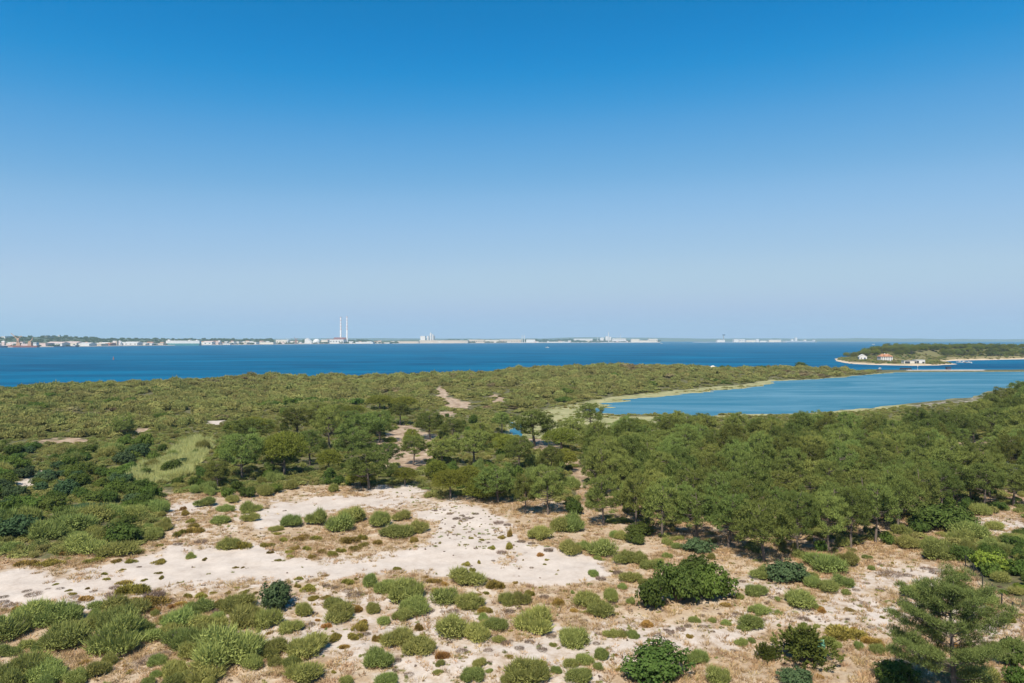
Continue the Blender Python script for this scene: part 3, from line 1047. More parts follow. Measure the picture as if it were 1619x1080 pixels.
def plant_px(kind, px, py, w, h, region, label=None, variant=None):
    """px, py: middle of the plant's foot in the photograph; w, h: its size there in pixels"""
    X, Y, z = ground(px, py)
    wm = (1.2 if kind == 'broom' else 1.1) * w * Y / FPX
    dep = (CAMZ - z) / Y
    flat_ = kind in ('mat', 'rust', 'dead')
    hm = h * Y / FPX - 0.55 * wm * dep
    hm = min(max(hm, (0.16 if flat_ else 0.42) * wm), 1.3 * wm)
    k = 0.42 * wm
    l = math.hypot(X, Y)
    return plant_at(kind, X + X / l * k, Y + Y / l * k, wm, hm, region, px, py, label, variant, stems=(w > 26 and not flat_))


def crop(ox, oy, sc, region, text):
    for line in text.strip().splitlines():
        kind, *rest = line.split()
        for item in ' '.join(rest).split(';'):
            v = [float(t) for t in item.split(',')]
            plant_px(kind, ox + v[0] / sc, oy + v[1] / sc, v[2] / sc, v[3] / sc, region)


crop(0, 780, 3.6, 'a', """
acacia 110,272,235,175;20,120,160,100
lentisk 730,205,150,95;700,312,260,140;850,112,140,80;100,105,190,100;300,110,200,90;560,60,160,80
broom 30,352,110,80;530,172,190,110;420,180,170,100;660,160,160,100;430,235,200,100;250,285,220,110;470,362,200,115;650,372,170,125;870,272,100,80;930,222,105,90;780,150,140,90;340,260,140,100;180,240,120,70;560,290,150,90
broom 60,862,230,200;190,765,240,140;350,922,260,185;330,765,220,120;640,815,240,150;650,932,320,220;700,725,200,120;570,685,110,85;780,830,150,110;1050,912,230,190;1000,805,220,150;1140,692,140,110;1170,802,160,110;1340,690,160,120;1390,785,200,170;1290,1032,330,235;560,1067,150,140;980,1077,150,140;1160,1120,230,130;130,1095,270,190;260,1110,200,140;30,945,120,90;450,830,180,130;860,860,130,100;150,900,110,70;1440,900,90,80
mat 910,407,90,35;735,402,90,27;665,397,62,27;590,470,45,20;605,498,50,22;695,444,40,16;710,527,92,36;825,504,42,18;900,463,40,18;925,489,46,22;140,432,130,40;285,422,140,36;530,402,120,40;790,347,62,28;905,306,46,20;1030,252,90,40;1100,242,110,45;1380,322,110,55;1170,386,36,18;1340,431,36,16;1378,429,32,14;500,549,40,14;310,526,40,14;385,562,46,18;405,584,50,16;740,602,200,92;820,672,220,72;1060,607,70,36;1150,602,100,30;1210,576,42,16;1300,577,42,22;1350,547,42,16;1160,567,30,12;330,360,90,30;1090,170,60,30;1040,130,80,35;1110,200,70,30;1390,575,60,22
rust 500,612,120,42;115,682,85,52;430,680,90,40;870,690,90,40;1010,650,100,40;1240,640,80,36;1050,100,50,26;250,690,70,30;830,650,110,50;960,670,70,36
broom 1300,327,125,58;1080,377,62,26;1290,110,80,50;1320,60,90,50;1410,120,120,70;1180,80,110,40;1250,180,90,40;1430,165,90,40
dead 870,615,130,85;650,552,70,36;190,592,92,32;530,567,46,18;60,650,70,36;160,690,90,40;340,550,46,18;640,600,100,50;700,640,90,40;420,640,70,36;150,565,50,24;20,600,50,24;15,635,60,30;420,600,50,22;1010,300,60,24;1140,290,80,36;960,620,60,30;270,550,36,14;1010,160,30,14;790,425,28,16;870,345,14,10;920,950,110,60;850,980,120,60;760,1000,90,40;1230,690,60,44
""")
crop(405, 780, 3.6, 'b', """
acacia 110,692,235,235
broom 60,792,150,165;650,542,92,105;190,202,112,97;355,192,112,122;470,237,190,142;550,182,160,122;700,202,150,122;830,162,92,77;795,262,150,92;905,237,130,82;115,222,62,42
broom 740,582,120,100;840,652,240,165;900,712,160,122;830,742,120,95;1190,552,180,122;1080,652,170,112;1220,672,140,112;1430,652,92,112;275,712,102,102;440,682,130,92;470,742,170,92;660,697,92,87;720,762,92,72;810,892,170,152;930,932,160,132;1120,852,250,162;1250,862,150,132;1360,792,112,102;190,812,140,92;95,942,170,132;290,962,230,172;690,1022,170,132;290,1120,230,145;1230,1095,130,112;1270,1002,76,72;1440,1095,82,92;510,1105,82,52;750,1105,112,62;1050,992,62,46;1380,862,62,56
mat 55,312,82,28;80,346,42,20;125,391,42,18;195,371,46,22;310,376,52,28;430,366,76,36;225,326,72,30;280,332,72,30;370,347,72,30;485,340,66,30;560,332,82,36;610,307,52,30;530,292,112,50;600,272,62,36;690,297,62,36;895,284,62,36;150,282,72,30;1200,416,52,28;1230,453,46,30;1265,406,26,24;800,441,52,25;790,476,30,15;390,476,46,18;245,496,52,22;230,547,52,28;300,567,102,46;510,532,102,40;575,497,42,20;1225,263,36,16;1285,273,32,16;1345,323,46,25;1400,263,52,25;1440,252,42,46;1430,322,62,40;1010,527,92,40;1360,562,112,62;590,792,112,62;555,842,92,46;690,852,62,52;930,787,72,52;430,852,82,52;330,620,80,40;1300,700,100,50;400,610,60,30;1310,580,44,24;190,345,60,22;250,275,110,40;340,270,80,34;120,240,50,20
rust 1015,567,62,36;570,682,92,52;1050,952,112,66;490,890,80,40;965,490,44,20;1080,530,70,30;600,745,70,30;1290,690,70,40;410,780,80,40
dead 1395,352,72,36;800,972,62,50;960,520,50,24;560,600,100,46;520,570,70,30;620,820,60,36;330,700,50,30;1320,500,30,18;1020,105,26,16;1100,125,40,18;1140,155,50,24;1180,165,60,20;1250,125,40,20;1215,225,24,14;1120,200,22,14;1200,150,50,20;1070,100,20,12;1090,240,16,10;1130,190,16,12;1050,205,18,14;1250,320,24,16;1070,335,16,10;400,540,50,30;450,550,50,30;300,770,80,40;1440,690,60,40;1120,690,70,40;1170,920,80,40;1320,910,70,36;980,690,70,50;1420,870,60,44;870,1050,60,30;250,900,60,30;1380,180,60,30;1430,190,50,26;1350,390,26,14
""")
crop(810, 780, 3.6, 'c', """
lentisk 700,302,130,85;345,132,120,115;720,255,150,100;1040,480,170,120
acacia 1060,352,165,112
lentisk 800,692,215,265;945,665,260,300;1040,520,260,150;820,1140,440,240
green 1120,645,270,265
broom 150,277,126,107;260,232,102,112;340,236,160,132;325,362,122,102;500,378,172,132;410,334,102,82;640,412,112,92;720,412,112,92;880,376,52,46;590,262,82,62;430,662,160,112;510,722,130,112;560,632,92,112;40,652,112,112;670,522,112,82;680,642,52,62;120,812,232,192;340,892,160,142;410,992,102,92;330,1002,92,62;80,1110,220,120;1055,992,146,122;1180,1115,132,145;1360,792,156,97;1385,602,112,102;1400,702,102,72;1295,612,46,52;1430,502,132,92;570,832,82,52;690,832,72,62;390,1105,140,66;880,300,60,50;940,320,60,44;830,420,80,50;780,440,90,60;620,270,70,60;1040,742,62,32;1140,740,50,26
juniper 1435,962,105,122
mat 1010,832,46,30;170,982,52,36;300,567,26,16;100,602,72,46;265,640,60,30;160,545,26,16;320,600,20,12;185,410,20,12;20,520,40,20;780,850,40,20;60,385,16,10;250,465,20,10;430,700,60,30
rust 770,772,92,56;265,652,92,52;170,362,62,28;350,680,60,30;250,640,50,26;1210,650,80,30;830,900,70,26
dead 180,607,66,36;205,337,52,36;505,502,67,42;50,285,50,26;110,430,26,14;110,295,50,26;480,870,50,30;960,790,60,40;1000,770,50,36;900,810,60,36;560,640,60,30;640,800,50,24;170,910,66,40;220,830,60,36;100,860,60,36;40,900,60,36;1090,770,50,24;880,790,40,24;600,470,60,40;1310,510,40,22;1250,600,40,24;490,810,40,26;820,820,60,30;700,950,60,20
""")
crop(1215, 780, 3.6, 'd', """
acacia 110,527,240,152;150,1130,220,165
broom 330,467,200,142;465,432,142,122;430,547,122,97;350,577,122,92;260,552,112,92;195,672,176,132;190,382,102,52;1160,267,190,92;970,392,212,162;800,332,132,112;1200,132,122,82;1290,212,82,62;1420,592,82,72;1225,645,140,95;850,615,140,105;1100,290,140,110;560,380,50,36;1190,1120,210,160;760,250,110,80;900,330,100,90;590,445,50,30;230,505,90,40;1240,330,120,90;1330,360,120,80;1150,350,110,100
lentisk 1000,232,320,205;900,170,200,150;1120,402,122,122;1400,322,132,102;850,230,140,100;1100,190,150,100;1380,1010,190,250;1440,380,110,90;1300,100,110,40;1450,260,110,70
green 700,1120,290,100;1350,582,62,42;1420,1120,160,160;1440,480,140,130
lime 1270,472,190,190;1430,560,70,60;1360,470,130,120
juniper 210,1012,292,285;20,962,85,100
mat 460,678,76,30;450,872,250,62;1035,472,62,30;1390,742,92,46;315,623,32,18;1440,700,40,20;710,405,30,16;330,860,100,40
rust 315,692,72,46;560,860,120,60;630,880,90,50;1085,470,50,30;490,780,50,24;1050,880,60,40;300,1060,80,40
dead 640,415,40,22;700,490,150,50;960,465,80,30;550,640,60,26;200,730,70,40;560,520,40,20;730,700,60,30;600,780,70,30;150,590,60,30;800,480,60,26;30,610,70,30;20,680,50,26;950,440,50,20;400,920,80,30;560,980,60,26;1320,540,30,20;900,440,60,26;640,560,60,26;500,560,50,24;760,520,60,24
""")


# ---- thickets left of and behind the open sand, filled plant by plant
def taken(x, y, r):
    return any((x - a) ** 2 + (y - b) ** 2 < (r + c) ** 2 * 0.55 for a, b, c in OCC)


def fill(region, poly, kinds, n, wmin, wmax, hk=(0.6, 0.95), tries=40, sep=0.75, seed=1):
    g = random.Random(seed)
    xs, ys = [p[0] for p in poly], [p[1] for p in poly]
    done = []
    for _ in range(n * tries):
        if len(done) >= n:
            break
        px, py = g.uniform(min(xs), max(xs)), g.uniform(min(ys), max(ys))
        if sdf(np.array([px]), np.array([py]), poly)[0] > 0:
            continue
        X, Y, z = ground(px, py)
        cv_ = cover1(X, Y)
        if region in 'efg' and (cv_[2] > 0.45 or cv_[0] > 0.5):
            continue
        w = g.uniform(wmin, wmax)
        if any((X - a) ** 2 + (Y - b) ** 2 < ((w + c) * 0.5 * sep) ** 2 for a, b, c in done) or taken(X, Y, w * 0.3):
            continue
        k = g.choices([k for k, _ in kinds], [q for _, q in kinds])[0]
        w_k = w * (0.55 if k in ('mat', 'rust', 'dead') else 1)
        plant_at(k, X, Y, w_k, w_k * g.uniform(*hk) * (0.45 if k in ('mat', 'rust', 'dead') else 1), region, px, py, stems=False)
        done.append((X, Y, w))


fill('e', [(-60, 705), (110, 712), (200, 700), (290, 700), (300, 735), (215, 770), (250, 795), (265, 815), (60, 820), (-60, 860)],
     [('lentisk', 5), ('acacia', 3), ('green', 3), ('broom', 2)], 95, 3.2, 6.2, (0.5, 0.75), seed=3)
fill('f', [(250, 775), (330, 745), (440, 740), (560, 750), (600, 765), (520, 782), (420, 785), (300, 790)],
     [('broom', 5), ('lentisk', 3), ('green', 2)], 34, 2.0, 3.8, seed=4)
fill('g', [(300, 690), (420, 650), (560, 640), (700, 650), (800, 690), (900, 700), (960, 780), (760, 790), (600, 755), (400, 735), (300, 740)],
     [('broom', 4), ('lentisk', 3), ('green', 4)], 80, 2.2, 4.2, seed=5)
fill('h', [(930, 830), (1060, 840), (1200, 880), (1330, 870), (1440, 860), (1560, 800), (1640, 800), (1640, 700), (1000, 700), (930, 760)],
     [('broom', 3), ('lentisk', 3), ('green', 2)], 70, 1.6, 3.0, seed=6)
fill('j', [(-40, 960), (120, 975), (240, 955), (400, 945), (430, 1000), (400, 1085), (200, 1100), (-40, 1100)],
     [('broom', 8), ('mat', 3), ('rust', 1), ('dead', 3)], 60, 1.0, 2.8, (0.45, 0.8), seed=9, sep=0.6)
fill('k', [(400, 930), (560, 915), (800, 935), (960, 960), (1040, 1000), (1000, 1090), (400, 1090)],
     [('broom', 4), ('mat', 5), ('rust', 2), ('dead', 5)], 70, 0.6, 1.9, (0.3, 0.6), seed=10)
fill('l', [(830, 860), (960, 850), (1100, 880), (1300, 900), (1420, 880), (1500, 960), (1380, 1040), (1180, 1060), (1050, 960), (900, 940)],
     [('broom', 5), ('mat', 3), ('dead', 5)], 50, 0.6, 1.7, (0.35, 0.7), seed=12)
fill('i', [(1500, 880), (1640, 860), (1640, 940), (1590, 930)], [('lentisk', 3), ('green', 3), ('broom', 2)], 14, 1.8, 3.2, seed=8)

# ================================================================== PINES
PKIND = {'pine': ('pine_tree', V_PINE, 'pine tree', 'pines of the spit'), 'stone': ('stone_pine', V_STONE, 'pine tree', 'round stone pines')}
PDIM = {'pine': [(8.4, 3.3), (7.6, 3.0), (9.0, 3.4), (8.0, 3.6), (7.2, 2.9), (8.8, 3.0), (7.8, 3.3)], 'stone': [(5.6, 3.2), (4.6, 2.9), (6.2, 3.7)]}


def tree_at(kind, x, y, h, wd, region, px, py, label=None, variant=None, z=None):
    name, meshes, cat, grp = PKIND[kind]
    i = random.randrange(len(meshes)) if variant is None else variant
    z = height1(x, y) if z is None else z
    root = empty(name, (x, y, z - 0.05), random.uniform(0, 6.28))
    hh, rr = PDIM[kind][i]
    k = wd / (2 * rr)
    root.scale = (k, k * random.uniform(0.92, 1.08), h / hh)
    obj('trunk', meshes[i][0], parent=root)
    obj('crown', meshes[i][1], parent=root)
    tag(root, label, cat, grp)
    PLANTS.append([kind, region, px, py, root])
    OCC.append((x, y, 1.0))
    return root


def tree_px(kind, px, py, w, top, region, label=None, variant=None):
    X, Y, z = ground(px, py)
    h = CAMZ - (top - CY) * Y / FPX - z
    return tree_at(kind, X, Y, max(h, 2.2), w * Y / FPX, region, px, py, label, variant)


# hand-placed trees: foot x, foot y, crown width, crown top (pixels of the photograph)
for kind, region, txt in (
        ('pine', 'mid', '866,814,64,733;831,813,42,752;955,832,62,752;584,774,74,708;787,795,60,735;845,706,84,649;793,686,34,652;'
                        '934,688,44,638;944,740,62,666;680,694,52,650;632,672,42,638;574,712,60,655;748,738,62,680;700,735,50,690;'
                        '998,800,52,718;905,700,50,660;555,735,60,675;600,700,50,650;716,700,46,662;655,735,50,688;820,742,50,690;'
                        '760,712,46,668;526,690,54,640;612,745,46,700;870,760,50,706;1000,760,50,690;975,720,46,668'),
        ('pine', 'left', '383,757,80,682;448,748,60,700;395,705,70,662;196,690,34,655;520,716,56,642;470,690,60,645;430,735,60,690;'
                         '345,770,40,728;490,735,50,680;545,690,50,648;500,665,44,636'),
        ('stone', 'mid', '712,789,64,741;768,791,70,746;640,768,42,738;690,756,44,726;892,746,48,708;888,714,70,676;650,707,32,676;'
                         '618,705,22,690;800,722,50,686;1010,690,52,662;785,705,46,684;1040,702,60,682;570,770,50,742;740,765,40,735;560,660,44,640;640,650,46,626;600,648,50,624'),
        ('stone', 'left', '450,752,76,680;400,700,74,658;362,735,50,700;520,745,44,710;585,690,60,652')):
    for t in txt.split(';'):
        a, b, c, d = [float(q) for q in t.split(',')]
        tree_px(kind, a, b, c, d, region)

WOOD = [(935, 715), (1000, 700), (1100, 694), (1300, 690), (1440, 684), (1560, 665), (1700, 640), (1760, 700), (1760, 790), (1610, 792), (1560, 800), (1470, 812),
        (1430, 838), (1400, 858), (1330, 872), (1215, 892), (1130, 862), (1075, 846), (1040, 842), (985, 815), (940, 790)]
CLEAR = [(1470, 722), (1500, 712), (1560, 722), (1600, 742), (1560, 765), (1500, 752)]
g_ = random.Random(11)
wood = []
edge_pts = [(1210, 888, 80), (1150, 868, 70), (1262, 880, 64), (1310, 872, 66), (1345, 866, 60), (1385, 858, 60), (1100, 852, 64), (1045, 848, 60),
            (1420, 840, 60), (1455, 822, 56), (1490, 812, 54), (1556, 806, 60), (1602, 800, 60), (1005, 836, 50), (1180, 850, 66), (1240, 850, 66)]
tall_pts = [(1612, 655, 46, 604), (1588, 662, 44, 612), (1566, 668, 44, 622), (1545, 672, 40, 634), (1632, 668, 50, 606), (1600, 690, 50, 628), (1525, 676, 38, 642), (1570, 700, 50, 645),
            (1500, 678, 36, 648), (1620, 712, 56, 640), (1540, 702, 46, 655), (1470, 682, 36, 652), (1650, 690, 54, 610), (1440, 690, 36, 655)]
for a, b, c in edge_pts:
    X, Y, z = ground(a, b)
    wood.append((X, Y))
    tree_at('pine', X, Y, g_.uniform(7.4, 9.6), 1.1 * c * Y / FPX, 'wood', a, b)
for a, b, c, t_ in tall_pts:
    X, Y, z = ground(a, b)
    wood.append((X, Y))
    tree_px('pine', a, b, c, t_, 'wood')
for _ in range(9000):
    if len(wood) >= 240:
        break
    a, b = g_.uniform(930, 1665), g_.uniform(640, 895)
    if sdf(np.array([a]), np.array([b]), WOOD)[0] > 0 or sdf(np.array([a]), np.array([b]), CLEAR)[0] < 0:
        continue
    X, Y, z = ground(a, b)
    sp = 4.9 + 1.0 * float(vnoise(X, Y, 25, 77)) + 1.2 * max(0, (Y - 150) / 100)
    if any((X - p) ** 2 + (Y - q) ** 2 < sp * sp for p, q in wood):
        continue
    wood.append((X, Y))
    tree_at('pine', X, Y, g_.uniform(6.2, 10.2), g_.uniform(5.4, 7.8), 'wood', a, b)

# the tall open pine close to the balcony
hx, hy, hz = ground(1509, 1122)
gh = np.random.default_rng(77)
T, L = Tubes(), Leaves()
H_ = 10.8
spine = np.array([[0, 0, -0.3], [0.02, 0, 1.5], [0.0, 0.1, 3.2], [-0.1, 0.1, 5.0], [-0.15, 0.2, 7.0], [-0.1, 0.2, 8.8], [0.1, 0.2, 10.2]])
T.add(spine, np.array([0.24, 0.21, 0.18, 0.15, 0.11, 0.07, 0.03]), 9)
limbs = [  # height, azimuth (0 = right in the photograph), length, rise
    (2.9, 182, 5.2, 0.10), (3.3, 168, 4.4, 0.25), (4.0, 205, 5.4, 0.10), (5.0, 175, 4.6, 0.22), (5.6, 150, 3.4, 0.3), (6.2, 190, 4.3, 0.24),
    (7.2, 172, 3.7, 0.30), (7.4, 120, 2.4, 0.4), (8.2, 200, 2.0, 0.5), (3.6, 4, 3.8, 0.0), (4.2, -18, 5.3, 0.02), (5.2, 10, 4.8, 0.16), (5.9, -8, 4.6, 0.22),
    (6.6, 30, 3.6, 0.28), (7.6, -5, 2.8, 0.36), (8.6, 20, 1.9, 0.5), (4.4, 265, 3.0, 0.1), (5.8, 250, 2.6, 0.3), (6.8, 285, 2.2, 0.4), (5.0, 90, 3.6, 0.2), (6.4, 75, 3.0, 0.3),
    (8.0, 270, 1.6, 0.5), (2.6, -60, 2.6, 0.1)]
limbs += [(2.8 + 6.0 * gh.random(), gh.random() * 360, 0, 0.15 + 0.35 * gh.random()) for _ in range(18)]
limbs = [(z, az, ll or (4.4 - 0.36 * (z - 3.4)) * (0.45 + 0.5 * gh.random()), rise) for z, az, ll, rise in limbs]
for z, az, ll, rise in limbs:
    ll *= 0.9
    rise += 0.10
    a = R(az + gh.normal() * 5)
    p0 = np.array([np.interp(z, spine[:, 2], spine[:, 0]), np.interp(z, spine[:, 2], spine[:, 1]), z])
    d = np.array([math.cos(a), math.sin(a), rise])
    kink = gh.normal(size=3) * 0.16
    pts = np.array([p0, p0 + d * ll * 0.3 + kink, p0 + d * ll * 0.65 - kink * 0.6 + np.array([0, 0, 0.1]), p0 + d * ll + np.array([0, 0, 0.45])])
    T.add(pts, 0.075 * (1 - z / 16) * np.array([1, 0.75, 0.45, 0.15]), 5)
    side = np.array([-math.sin(a), math.cos(a), 0])
    for s in np.linspace(0.34, 1.04, max(4, int(ll * 2.1))):
        c = np.array([np.interp(s, (0, 0.3, 0.65, 1), pts[:, q]) for q in range(3)])
        for q in (-1, 1):
            if gh.random() < 0.86:
                off = side * q * ll * (0.10 + 0.20 * gh.random()) * (1.15 - 0.5 * s) + d * 0.25 + np.array([0, 0, 0.18 + 0.2 * gh.random()])
                T.add(np.array([c, c + off * 0.5 + np.array([0, 0, -0.03]), c + off]), np.array([0.026, 0.018, 0.008]), 3)
                puff(L, c + off, 0.38 + 0.22 * gh.random(), 140, gh, 0.24, 0.034, 0.9, 0.9)
                if gh.random() < 0.5:
                    puff(L, c + off * 0.6 + gh.normal(size=3) * 0.2, 0.3, 90, gh, 0.24, 0.034, 0.9, 0.9)
for k in range(16):
    c = np.array([0.05, 0.2, 9.2 + 1.3 * gh.random()]) + gh.normal(size=3) * np.array([0.75, 0.6, 0.2])
    puff(L, c, 0.45, 140, gh, 0.24, 0.034, 0.8, 0.9)
for k in range(14):                              # bare broken twigs low on the trunk
    a, z = gh.random() * 6.28, 1.6 + 2.6 * gh.random()
    ll = 0.8 + 1.6 * gh.random()
    d = np.array([math.cos(a), math.sin(a), 0.1 + 0.2 * gh.normal()])
    T.add(np.array([[0, 0, z], d * ll * 0.5 + [0, 0, z], d * ll + [0, 0, z + 0.2]]), np.array([0.035, 0.022, 0.008]), 3)
    for q in range(3):
        e = d * ll * (0.4 + 0.2 * q) + np.array([0, 0, z])
        T.add(np.array([e, e + gh.normal(size=3) * 0.25]), np.array([0.014, 0.005]), 3)
hero = empty('pine_tree', (hx, hy, hz))
obj('trunk', T.mesh('trunk', M['bark']), parent=hero)
obj('crown', L.mesh('crown', M['heropine']), parent=hero)
tag(hero, 'tall open pine with layered boughs nearest the viewer at lower right', 'pine tree', 'pines of the spit')

# ------------------------------------------------------------------ labels: which plant is which
PLACE = {
    'a': 'left of the sand', 'b': 'by the middle sand', 'c': 'before the pine wood',
    'd': 'on the right dune', 'j': 'in the bottom left corner', 'k': 'in the bottom centre', 'l': 'right of the sand', 'z': 'on the ridge', 'e': 'in the left thicket', 'f': 'behind the sand',
    'g': 'among scattered pines', 'h': 'under the pine wood', 'i': 'behind the wire fence',
    'mid': 'behind the sand', 'left': 'in the clump left of centre', 'wood': 'of the wood'}
ROWS = {'j': 4, 'k': 5, 'l': 4, 'z': 1, 'a': 6, 'b': 6, 'c': 5, 'd': 5, 'e': 5, 'f': 2, 'g': 4, 'h': 4, 'i': 2, 'mid': 4, 'left': 3, 'wood': 12}
NOUN = {'pine': 'dark green maritime pine', 'stone': 'round-crowned light green stone pine'}
bins = {}
for k, rg, px, py, o in PLANTS:
    bins.setdefault((k, rg), []).append((py, px, o))
for (k, rg), lst in bins.items():
    lst.sort(key=lambda t: -t[0])
    noun = NOUN[k] if k in NOUN else KIND[k][2]
    nrow = max(1, min(ROWS[rg], len(lst) // 3))
    per = math.ceil(len(lst) / nrow)
    chunks = [lst[i:i + per] for i in range(0, len(lst), per)]
    for r_, ch in enumerate(chunks):
        ch.sort(key=lambda t: t[1])
        for c_, (py, px, o) in enumerate(ch):
            if 'label' in o:
                continue
            where = PLACE[rg]
            if len(lst) == 1:
                o['label'] = f'{noun} {where}'
            elif len(chunks) == 1:
                o['label'] = f'{noun} {where}, {ordw(c_ + 1)} from left'
            else:
                rw = 'front' if r_ == 0 else ('rear' if r_ == len(chunks) - 1 else ordw(r_ + 1))
                o['label'] = f'{noun} {where}, {rw} row, {ordw(c_ + 1)} from left'

# ================================================================== UNCOUNTABLE COVER (stuff)
def scatter(name, pts, scl, meshes, label, cat, zs=None, seed=1, pick=None):
    """one object: copies of a few plant meshes stood on the given points"""
    g = np.random.default_rng(seed)
    n = len(pts)
    src = bpy.data.collections.new(name + '_sources')
    for k, me_ in enumerate(meshes):
        src.objects.link(bpy.data.objects.new('%s_source_%02d' % (name, k), me_))
    me_ = bpy.data.meshes.new(name)
    me_.vertices.add(n)
    me_.vertices.foreach_set('co', np.asarray(pts, np.float32).ravel())
    rot = np.column_stack([g.normal(size=n) * 0.06, g.normal(size=n) * 0.06, g.random(n) * 6.28]).astype(np.float32)
    sv = np.column_stack([scl, scl, scl if zs is None else zs]).astype(np.float32)
    if pick is None:
        pick = g.integers(0, len(meshes), n)
    me_.attributes.new('rot', 'FLOAT_VECTOR', 'POINT').data.foreach_set('vector', rot.ravel())
    me_.attributes.new('scl', 'FLOAT_VECTOR', 'POINT').data.foreach_set('vector', sv.ravel())
    me_.attributes.new('pick', 'INT', 'POINT').data.foreach_set('value', np.asarray(pick).astype(np.int32))
    o = obj(name, me_)
    t = bpy.data.node_groups.new(name + '_scatter', 'GeometryNodeTree')
    t.interface.new_socket('Geometry', in_out='INPUT', socket_type='NodeSocketGeometry')
    t.interface.new_socket('Geometry', in_out='OUTPUT', socket_type='NodeSocketGeometry')
    N, K = t.nodes, t.links
    gi, go = N.new('NodeGroupInput'), N.new('NodeGroupOutput')
    ci = N.new('GeometryNodeCollectionInfo')
    ci.inputs['Collection'].default_value = src
    ci.inputs['Separate Children'].default_value = True
    ci.inputs['Reset Children'].default_value = True
    ip = N.new('GeometryNodeInstanceOnPoints')
    ip.inputs['Pick Instance'].default_value = True

    def at(nm, ty):
        a = N.new('GeometryNodeInputNamedAttribute')
        a.data_type = ty
        a.inputs['Name'].default_value = nm
        return a.outputs['Attribute']
    K.new(gi.outputs[0], ip.inputs['Points'])
    K.new(ci.outputs[0], ip.inputs['Instance'])
    K.new(at('pick', 'INT'), ip.inputs['Instance Index'])
    K.new(at('rot', 'FLOAT_VECTOR'), ip.inputs['Rotation'])
    K.new(at('scl', 'FLOAT_VECTOR'), ip.inputs['Scale'])
    K.new(ip.outputs[0], go.inputs[0])
    md = o.modifiers.new('scatter', 'NODES')
    md.node_group = t
    tag(o, label, cat, None, 'stuff')
    return o


def grid_lookup(x, y):
    i = np.clip((np.log(np.maximum(y, 30.1) / 30.0) / LROW), 0, nr - 1.01)
    j = np.clip((x / (y + 6) + 1.02) / 2.04 * (nc - 1), 0, nc - 1.01)
    i0, j0 = i.astype(int), j.astype(int)
    a, b = i - i0, j - j0

    def lerp(A):
        return (A[i0, j0] * (1 - b) + A[i0, j0 + 1] * b) * (1 - a) + (A[i0 + 1, j0] * (1 - b) + A[i0 + 1, j0 + 1] * b) * a
    return lerp(GZ), np.stack([lerp(msk[..., k]) for k in range(4)], -1)


M['heather'] = leaf_mat('heather_leaves', (0.15, 0.125, 0.055), (0.31, 0.255, 0.13), 0.3, 0.3, 0.03)
V_SCRUB = ([leafy_mesh(400 + i, M['scrub'], 12, 1000, 0.15, 0.75) for i in range(3)] + [broom_mesh(410 + i, M['scrub'], 800, 0.3, 0.11, 0.8) for i in range(3)]
           + [leafy_mesh(420 + i, M['green'], 12, 1000, 0.14, 0.8) for i in range(2)] + [leafy_mesh(425 + i, M['heather'], 12, 1000, 0.15, 0.7) for i in range(2)])
V_GRASS = [grass_mesh(430 + i, M['straw']) for i in range(4)]
V_REED = [grass_mesh(440 + i, M['reed'], 40) for i in range(3)]
V_HEATH = [cushion_mesh(450 + i, M[k], 160, 0.5) for i, k in enumerate(('mat', 'dead', 'scrub', 'broom'))] + [twiggy_mesh(455, M['dead'], 120)]

# scrub over the ridge between the trees and the sea: too dense to count
SCRUB_EDGE_U = [-400, 0, 200, 330, 480, 600, 700, 800, 870, 1000, 1400]
SCRUB_EDGE_V = [705, 695, 690, 668, 650, 640, 648, 672, 662, 640, 604]
gs = np.random.default_rng(21)
Yc = 150 * np.exp(gs.random(150000) * math.log(760 / 150))
Xc = (gs.random(150000) * 1.86 - 0.97) * Yc
keepp = gs.random(150000) < (Yc / 760) ** 0.9
Xc, Yc = Xc[keepp], Yc[keepp]
Zc, mc = grid_lookup(Xc, Yc)
uc, vc = pix(Xc, Yc, Zc)
Yrc = np.interp(uc, RIDGE_U, RIDGE_Y)
lim = np.interp(uc, SCRUB_EDGE_U, SCRUB_EDGE_V) + 7 * fbm(Xc, Yc, 12, 71)
ok = (vc < lim) & (uc < 1390) & (Zc > 0.55) & (Yc < Yrc + 14) & (mc[:, 2] < 0.2) & (mc[:, 0] < 0.3) & (mc[:, 3] < 0.5)
Xc, Yc, Zc = Xc[ok], Yc[ok], Zc[ok]
big = 1 + 0.5 * fbm(Xc, Yc, 18, 73)
thin = gs.random(len(Xc)) < 0.5
Xc, Yc, Zc, big = Xc[thin], Yc[thin], Zc[thin], big[thin]
sc_ = (0.7 + 1.5 * gs.random(len(Xc)) ** 1.8) * (0.85 + Yc / 480) * big
patch = vnoise(Xc, Yc, 34, 74) + 0.6 * vnoise(Xc, Yc, 11, 75) + 0.7 * (gs.random(len(Xc)) - 0.5)
pk_ = np.where(patch > 0.9, 8 + gs.integers(0, 2, len(Xc)), np.where(patch < -1.02, 6 + gs.integers(0, 2, len(Xc)), gs.integers(0, 6, len(Xc))))
zk = sc_ * (0.72 + 0.4 * gs.random(len(Xc))) * np.interp(Yc, [150, 600], [1.1, 0.85]) * np.clip((Zc - 0.3) / 1.2, 0.3, 1)
ut_, vt_ = pix(Xc, Yc, Zc)
zk = zk * np.where((ut_ > 680) & (ut_ < 815) & (vt_ > 612) & (vt_ < 665), 0.5, 1.0)
scatter('dune_scrub', np.column_stack([Xc, Yc, Zc - 0.1]), sc_, V_SCRUB, 'dense olive coastal scrub covering the ridge before the sea', 'scrub', zk, 3, pk_)

